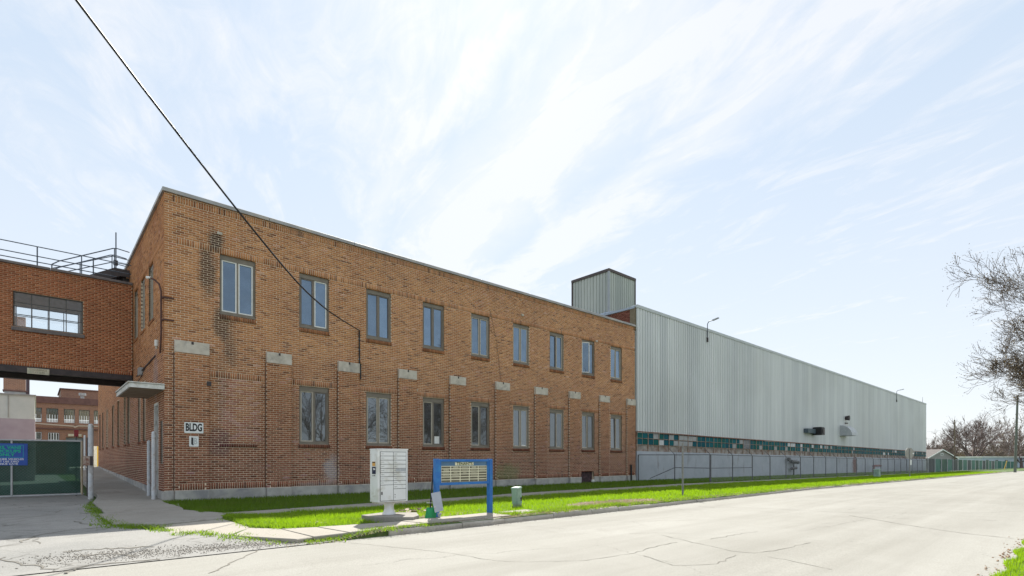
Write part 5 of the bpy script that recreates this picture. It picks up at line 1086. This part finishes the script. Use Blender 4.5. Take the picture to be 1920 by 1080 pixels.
# trees and a gabled house across the street (behind the viewer: seen in the window glass)
for i, (x, y, h, lab) in enumerate([(2, -34, 9, 'bare tree across the street seen in the brick building windows'), (16, -30, 11, 'tall bare tree across the street by the white house'), (30, -33, 12, 'bare tree across the street mirrored in the further windows')]):
    tree(lab, (x, y, -.1), h, .28, 3, random.Random(90+i), BARK, minr=.02, nlimb=8, spread=.7, limb0=.16, ratio=.64, kids=(3, 5), limblen=.4)
HW = M('house_siding', (.55, .55, .52), (.62, .62, .6), 2, .8); RF = M('shingle_roof', (.10, .09, .09), (.15, .13, .12), 4, .9)
hs2 = thing('house_across_street', 'pale gabled house across the street behind the viewer', 'house', (8, -38, 0))
MB().box(3, 12, -45, -37, -.2, 3).build('wall', HW, hs2); MB().poly([(2.6, -36.6, 2.9), (12.4, -36.6, 2.9), (7.5, -36.6, 6.4), (2.6, -45.4, 2.9), (12.4, -45.4, 2.9), (7.5, -45.4, 6.4)], [(0, 1, 2), (5, 4, 3), (0, 2, 5, 3), (1, 4, 5, 2)]).build('roof', RF, hs2)

# ------------------------------------------------------------------ far right background
SID = M('grey_siding', (.30, .28, .28), (.36, .34, .34), 2, .8)
c = camP(1766, 870, 118); gh = thing('gabled_house', 'small grey gabled house with white trim beyond the warehouse end', 'house', (c.x, c.y, -.8), -.62)
MB().box(-3.5, 3.5, 0, 9, -.5, 2.5).build('wall', SID, gh, world=False)
MB().poly([(-3.3, 0, 2.5), (3.3, 0, 2.5), (0, 0, 4.2), (-3.3, 9, 2.5), (3.3, 9, 2.5), (0, 9, 4.2)], [(0, 1, 2), (5, 4, 3)]).build('gable', SID, gh, world=False)
for s in (-1, 1): MB().poly([(s*3.9, -.3, 2.15), (0, -.3, 4.2), (0, 9.2, 4.2), (s*3.9, 9.2, 2.15), (s*3.9, -.3, 2.35), (0, -.3, 4.42), (0, 9.2, 4.42), (s*3.9, 9.2, 2.35)], [(0, 1, 2, 3), (7, 6, 5, 4), (0, 4, 5, 1), (2, 6, 7, 3), (0, 3, 7, 4)]).build('roof_slope', RF, gh, world=False); MB().poly([(s*3.95, -.34, 2.13), (0, -.34, 4.18), (0, -.34, 4.44), (s*3.95, -.34, 2.37), (s*3.95, -.31, 2.13), (0, -.31, 4.18), (0, -.31, 4.44), (s*3.95, -.31, 2.37)], [(0, 1, 2, 3), (7, 6, 5, 4), (0, 4, 5, 1), (3, 2, 6, 7)]).build('barge_board', WHT, gh, world=False)
for x0, x1, z0, z1 in ((-.35, .35, 3.0, 3.5), (-1.9, -1.1, 1.1, 2.1), (-.5, .7, .9, 2.1), (1.3, 2.1, 1.1, 2.1)): f = MB().box(x0, x1, -.04, -.005, z0, z1).build('window', WHT, gh, world=False); MB().box(x0+.12, x1-.12, -.06, -.041, z0+.12, z1-.12).build('pane', GLB, f, world=False)
c = camP(1895, 870, 150); lb = thing('long_low_building', 'long low pale blue building in the far distance at the right', 'building', (c.x, c.y, -1), -.75)
MB().box(-8, 18, 0, 10, 0, 2.9).build('wall', M('pale_blue_wall', (.42, .50, .60), (.5, .56, .66), 1, .7), lb, world=False); MB().box(-8.3, 18.3, -.3, 10.3, 2.9, 3.2).build('roof', WHT, lb, world=False)
for k in range(9): MB().box(-7+k*2.7, -6.2+k*2.7, -.05, -.005, 1.2, 2.2).build('window', GLB, lb, world=False)
def pole(label, base, h, r, lean=(0, 0), mat=None, arms=()):
    t = thing('utility_pole', label, 'pole', base); MB().tube((0, 0, -.3), (lean[0], lean[1], h), r, 10, r*.7).build('pole', mat or MATS['pole_wood'], t, world=False)
    for z in arms: MB().box(-.9, .9, -.05, .05, z, z+.1).build('cross_arm', MATS['pole_wood'], t, world=False)
    return t
c = camP(1903, 885, 75); pole('greenish timber pole leaning slightly beside the road at the right', (c.x, c.y, -.55), 11, .17, (.35, -.25), M('pole_green', (.11, .13, .11), (.16, .18, .15), 4, .9, streak=(6, 6, .5)), ())
gw = thing('guy_wire_guard', 'yellow plastic guy wire guard slanting beside the leaning pole', 'guy guard', (c.x-1.5, c.y, -.6)); c2 = camP(1883, 880, 76); c3 = camP(1888, 864, 76); MB().tube(tuple(c2), tuple(c3), .05, 6).build('guard', M('guard_yellow', (.5, .33, .05), rough=.6), gw); MB().tube(tuple(c3), tuple(camP(1903, 790, 75.5)), .012, 4).build('wire', GALV, gw)
c = camP(1790, 880, 118); pole('thin dark timber pole in front of the broad leafless tree', (c.x, c.y, -1), 11.2, .16, (0, 0), None, ()); 
wr = thing('street_wires', 'thin utility wires stretching between the far poles', 'wires', (100, -5, 9)); c = camP(1790, 800, 118)
for px, py, px2, py2 in ((1790, 802, 1700, 812), (1790, 813, 1700, 828), (1790, 802, 1903, 745), (1790, 813, 1903, 760)):
    a_ = camP(px, py, 118); b_ = camP(px2, py2, 118 if px2 < 1800 else 75); MB().path([a_.lerp(b_, t/10)-Vector((0, 0, 1.0*(t/10)*(1-t/10))) for t in range(11)], .012, 4).build('wire', BLK, wr)
# green screened fence continuing along the verge
gf = thing('screened_fence', 'low fence with patchy green screening continuing beyond the warehouse', 'fence', (103, -4, -.5))
SCR = [M('screen_green_a', (.05, .14, .11), (.08, .19, .15), .8, .8), M('screen_green_b', (.03, .08, .06), (.06, .12, .08), .8, .8), M('screen_dark', (.05, .06, .06), (.09, .10, .10), .8, .8), M('screen_teal', (.01, .10, .08), (.015, .12, .10), .8, .8)]
x = fx[-1]+.05; k = 0
while x < 190:
    w = 4.4 if x < 150 else 9; z = sz(x)
    MB().box(x+.05, x+w-.05, -3.9+(.03 if k % 2 else 0), -3.87+(.03 if k % 2 else 0), z+.05, z+1.75).build('screen_panel', SCR[3] if x > 150 else SCR[(2, 0, 1, 0, 2, 1, 0)[k % 7]], gf); MB().tube((x, -3.95, z), (x, -3.95, z+1.85), .05, 6).build('post', GPL, gf); x += w; k += 1
# a wood so far off that it reads as one mass
seg = []; rr = random.Random(5)
for i in range(330):
    px = rr.uniform(1736, 1960); Y = rr.uniform(190, 260); c = camP(px, 862, Y); h = rr.uniform(2.5, 6)
    seg.append((c.x, c.y, -2, c.x+rr.uniform(-1, 1), c.y+rr.uniform(-1, 1), h, .2, .05))
    for k in range(7): z = rr.uniform(1, h); seg.append((c.x, c.y, z, c.x+rr.uniform(-2.5, 2.5), c.y+rr.uniform(-2.5, 2.5), z+rr.uniform(.5, 2.5), .1, .03))
ob('distant_wood', tubes_mesh('distant_wood', seg, M('far_wood', (.15, .10, .08), (.20, .16, .09), .3, .9), 3), kind='stuff', label='brown bare wood along the horizon beyond the far houses', cat='wood')

# ------------------------------------------------------------------ grass, weeds, stones
def grassmat(name, c1, c2, tr, dead=None):
    m, nt, N, L, b = newmat(name); out = [q for q in N if q.type == 'OUTPUT_MATERIAL'][0]
    n = noise_node(N, L, 1.1, 4); n2 = noise_node(N, L, 40, 2)
    c = ramp(N, L, n2.outputs['Fac'], [(.3, c1), (.7, c2)]).outputs[0]
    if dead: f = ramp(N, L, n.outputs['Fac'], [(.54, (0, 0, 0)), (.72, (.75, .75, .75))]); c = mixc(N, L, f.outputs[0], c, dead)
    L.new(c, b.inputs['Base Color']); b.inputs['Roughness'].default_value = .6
    tl = N.new('ShaderNodeBsdfTranslucent'); tl.inputs[0].default_value = tr+(1,)
    a = N.new('ShaderNodeMixShader'); a.inputs[0].default_value = .5; L.new(b.outputs[0], a.inputs[1]); L.new(tl.outputs[0], a.inputs[2]); L.new(a.outputs[0], out.inputs[0]); return m
GR = grassmat('grass_blades', (.13, .21, .010), (.20, .29, .014), (.35, .58, .012), (.40, .34, .17))
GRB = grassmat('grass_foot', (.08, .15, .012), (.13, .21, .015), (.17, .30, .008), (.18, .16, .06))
WD = grassmat('weed_leaves', (.10, .18, .02), (.16, .25, .03), (.28, .44, .02))
STRAW = grassmat('straw', (.32, .26, .17), (.45, .38, .27), (.3, .25, .15))
def blades(name, X, Y, H, Wd, mat, zf, label=None, cat='grass', lean=.5):
    n = len(X); Z = np.array([zf(x, y) for x, y in zip(X, Y)]); a = NR.uniform(0, 2*math.pi, n); l = NR.uniform(0, lean, n)*H; la = NR.uniform(0, 2*math.pi, n)
    bx = np.cos(a)*Wd*.5; by = np.sin(a)*Wd*.5
    V = np.stack([np.stack([X-bx, Y-by, Z-.005], 1), np.stack([X+bx, Y+by, Z-.005], 1), np.stack([X+np.cos(la)*l, Y+np.sin(la)*l, Z+H], 1)], 1).reshape(-1, 3)
    return ob(name, np_mesh(name, V, np.arange(3*n).reshape(-1, 3), mat), kind='stuff', label=label, cat=cat)
def bare(x, y): return ((x-8.5)/1.25)**2+((y+9.15)/.55)**2 < 1
def inpath(x, y): t = np.clip(x/12, 0, 1); return (y < -4.6+.7*t-.03) & (y > -5.7+.55*t+.03)
def nearslab(x, y):
    e = .16+np.maximum(0, -7.85-y)*.55
    return ((x < 5.05) & (x > .9) & (y < -8.80)) | ((x < 1.1) & (y < -8.6)) | ((x > 5.3) & (x < 6.3) & (y < -8.8)) | (x < e) | ((x > 2.15) & (x < 3.4) & (y > -9) & (y < -7.8))
n = 150000; d = NR.uniform(0, 1, n)**2.2*95; X = .15+d; Y = NR.uniform(-9.62, -5.0, n)
def clump(X, Y, s=3.0): return np.sin(X*s)*np.sin(Y*s*1.3+1)+np.sin(X*s*2.3+2)*np.sin(Y*s*2.1)
dead = ((X-9.6)/1.9)**2+((Y+9.0)/.72)**2+.25*clump(X, Y, 4) < 1
keep = ~inpath(X, Y) & ~nearslab(X, Y) & ~(dead & (NR.rand(n) < .97)) & (Y < -5.0-(X < 12)*.5+.6)
keep &= (NR.rand(n) < np.where(Y < -9.25+.15*np.sin(X*2.3)+.1*np.sin(X*5.1), .4, 1))
X, Y = X[keep], Y[keep]; D = np.hypot(X-CAM[0], Y-CAM[1]); H = NR.uniform(.045, .10, len(X))*(1+.25*clump(X, Y, 2.2).clip(-.8, 1)); Wd = .010*np.maximum(1, D/9)
blades('verge_grass', X, Y, H, Wd, GR, gz, 'bright green grass verge between the path and the kerb')
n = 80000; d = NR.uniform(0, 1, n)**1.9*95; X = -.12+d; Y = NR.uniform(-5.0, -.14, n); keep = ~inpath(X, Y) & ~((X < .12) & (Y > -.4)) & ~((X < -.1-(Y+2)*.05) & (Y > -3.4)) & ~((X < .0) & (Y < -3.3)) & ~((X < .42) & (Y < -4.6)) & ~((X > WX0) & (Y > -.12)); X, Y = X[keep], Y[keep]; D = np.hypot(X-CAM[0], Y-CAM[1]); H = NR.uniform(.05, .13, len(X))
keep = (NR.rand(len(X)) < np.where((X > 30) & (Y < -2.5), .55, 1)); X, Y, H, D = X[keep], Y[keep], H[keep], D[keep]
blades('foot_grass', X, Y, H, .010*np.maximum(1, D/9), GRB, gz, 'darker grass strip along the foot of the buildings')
n = 60000; X = NR.uniform(3, 16, n); Y = -17.50+.05*np.sin(X*5)-NR.uniform(0, 1, n)**1.5*5; blades('near_grass', X, Y, NR.uniform(.03, .08, n), NR.uniform(.006, .011, n), GR, lambda x, y: sz(x)-.10+.06*sstep((-17.5-y)/1.5), 'grass across the road at the lower right corner')
EARTH = M('bare_earth', (.20, .145, .115), (.34, .26, .21), 22, .95, .6, 90)
def patch(cx, cy, rx, ry, seed):
    r_ = random.Random(seed); n = 28; ph = [r_.uniform(0, 6.28) for _ in range(4)]; V = [(cx, cy, gz(cx, cy)+.014)]
    for k in range(n):
        a = 2*math.pi*k/n; q = 1+.16*math.sin(3*a+ph[0])+.12*math.sin(5*a+ph[1])+.08*math.sin(9*a+ph[2]); x, y = cx+rx*q*math.cos(a), max(-9.60, cy+ry*q*math.sin(a)); V.append((x, y, gz(x, y)+.009))
    MB().poly(V, [(0, 1+k, 1+(k+1) % n) for k in range(n)]).build('bare_earth', EARTH, None, kind='structure')
patch(9.6, -9.0, 1.9, .70, 1); patch(3.9, -8.3, .9, .3, 2); patch(6.0, -9.3, 1.2, .28, 3); patch(37, -9.2, 5, .35, 4); patch(1.2, -7.9, .35, .25, 5)
# weeds: small rosettes of leaves along cracks, kerb and slab edges
wx, wy, wh_ = [], [], []
def weedline(pts, n, w, h=.07):
    for _ in range(n):
        k = R.randrange(len(pts)-1); t = R.random(); (a, b), (c, d) = pts[k], pts[k+1]; x = a+(c-a)*t+R.gauss(0, w); y = b+(d-b)*t+R.gauss(0, w)
        m = R.randint(10, 26); s = R.uniform(.03, .10)
        for q in range(m): wx.append(x+R.gauss(0, s)); wy.append(y+R.gauss(0, s)); wh_.append(h*R.uniform(.4, 1.2))
weedline([(-1.55, 1.5), (-1.72, -1), (-1.74, -3.3), (-1.7, -5.7), (-1.2, -6.9), (-1.1, -7.5)], 70, .06, .07)
weedline([(-1.72, -4.6), (-1.6, -6.1), (-1.1, -6.9)], 60, .10, .07)
weedline([(-1.0, -7.9), (-.2, -8.9), (.4, -9.55), (1.2, -9.62), (2.0, -9.7)], 110, .09, .06)
weedline([(.45, -5.1), (.25, -6.5), (.2, -7.7), (.55, -8.45)], 60, .07, .09); weedline([(.1, -6.3), (.3, -7.4), (.6, -8.3), (1.8, -8.75)], 60, .07, .10)
weedline([(1.5, -9.55), (2.6, -9.68), (3.3, -9.55)], 40, .05, .05); weedline([(5.0, -9.3), (5.5, -9.5), (6.5, -9.45), (7.5, -9.5), (10, -9.5)], 70, .07, .09); weedline([(7.2, -9.45), (8.2, -9.5)], 30, .05, .1); weedline([(8.4, -9.5), (9.0, -9.52)], 25, .05, .12); weedline([(5.2, -9.4), (8, -9.5)], 60, .08, .08)
weedline([(6.4, -9.60), (12, -9.62), (20, -9.64)], 190, .05, .075); weedline([(20, -9.62), (60, -9.62)], 160, .06, .09); weedline([(1.9, -7.7), (2.0, -8.9)], 20, .05, .09)
X = np.array(wx); Y = np.array(wy); H = np.array(wh_); blades('weeds', X, Y, H, NR.uniform(.012, .024, len(X)), WD, gz, 'low weeds growing along slab joints and the kerb', 'weeds', 1.6)
n = 9000; X = NR.uniform(.1, 12, n); Y = -9.45-NR.rand(n)*.22; k2 = X < 2; Y = np.where(k2, NR.uniform(-9.9, -8.9, n), Y); keep = NR.rand(n) < np.where(k2, .45, .5); X, Y = X[keep], Y[keep]
X2 = 9.6+NR.normal(0, .95, 9000); Y2 = -9.0+NR.normal(0, .36, 9000); ok = Y2 > -9.6; X = np.concatenate([X, X2[ok]]); Y = np.concatenate([Y, Y2[ok]])
X3 = 6+NR.uniform(0, 1, 14000)**1.6*89; Y3 = -9.48+NR.normal(0, .12, 14000); Y3 = np.maximum(Y3, -9.78); X = np.concatenate([X, X3]); Y = np.concatenate([Y, Y3])
X4 = NR.uniform(30, 60, 3000); Y4 = NR.normal(-9.0, .25, 3000); X = np.concatenate([X, X4]); Y = np.concatenate([Y, Y4])
X5 = 3.7+NR.normal(0, .7, 2500); Y5 = -8.15+NR.normal(0, .28, 2500); X = np.concatenate([X, X5]); Y = np.concatenate([Y, Y5])
D = np.hypot(X-CAM[0], Y-CAM[1]); blades('dead_straw', X, Y, NR.uniform(.01, .05, len(X)), .012*np.maximum(1, D/9), STRAW, gz, 'dry straw and dead leaves along the kerb and bare patch', 'straw', 2.5)
def stones(name, X, Y, S_, mat, zf, label):
    n = len(X); base = np.array([(1, 0, 0), (-1, 0, 0), (0, 1, 0), (0, -1, 0), (0, 0, 1), (0, 0, -1)], float); V = base[None]*S_[:, None, None]*NR.uniform(.6, 1.3, (n, 6, 1))
    a = NR.uniform(0, 6.28, n); c, s = np.cos(a), np.sin(a); x = V[:, :, 0]*c[:, None]-V[:, :, 1]*s[:, None]; y = V[:, :, 0]*s[:, None]+V[:, :, 1]*c[:, None]; Z = np.array([zf(p, q) for p, q in zip(X, Y)])
    V = np.stack([x+X[:, None], y+Y[:, None], V[:, :, 2]*.6+Z[:, None]+S_[:, None]*.3], 2).reshape(-1, 3); f = np.array([(0, 2, 4), (2, 1, 4), (1, 3, 4), (3, 0, 4), (2, 0, 5), (1, 2, 5), (3, 1, 5), (0, 3, 5)])
    F = (f[None]+np.arange(n)[:, None, None]*6).reshape(-1, 3); return ob(name, np_mesh(name, V, F, mat), kind='stuff', label=label, cat='gravel')
STN = M('gravel_stone', (.24, .215, .185), (.38, .35, .31), 30, .9)
n = 3600; t = NR.rand(n); X = -2.6+t*5.2+NR.normal(0, .25, n); Y = -9.0-.65*(t**.7)+NR.normal(0, .16, n); ok = (Y > -10.1); X, Y = X[ok], Y[ok]
stones('loose_gravel', X, Y, NR.uniform(.005, .013, len(X)), STN, lambda x, y: gz(x, max(y, -9.7))+.008, 'loose gravel where driveway, slabs and road meet')
n = 2500; X = NR.uniform(2, 30, n); Y = -9.84+NR.normal(0, .05, n); stones('gutter_grit', X, Y, NR.uniform(.005, .015, n), STN, rz, 'grit and crumbs in the gutter below the kerb')
n = 120; X = NR.uniform(4.5, 10, n); Y = -17.40+NR.normal(0, .06, n); stones('verge_debris', X, Y, NR.uniform(.006, .02, n), M('leaf_litter', (.22, .12, .07), (.4, .27, .17), 20, .9), lambda x, y: sz(x)-.11, 'brown leaf litter along the near road edge')
n = 260; X = NR.uniform(4, 9.5, n); Y = -17.46+NR.normal(0, .07, n); blades('verge_straw', X, Y, NR.uniform(.004, .02, n), NR.uniform(.008, .02, n), M('dry_leaf', (.35, .2, .11), (.5, .35, .22), 20, .9), lambda x, y: sz(x)-.115, 'dry leaves on the road edge by the near grass', 'leaves', 3)
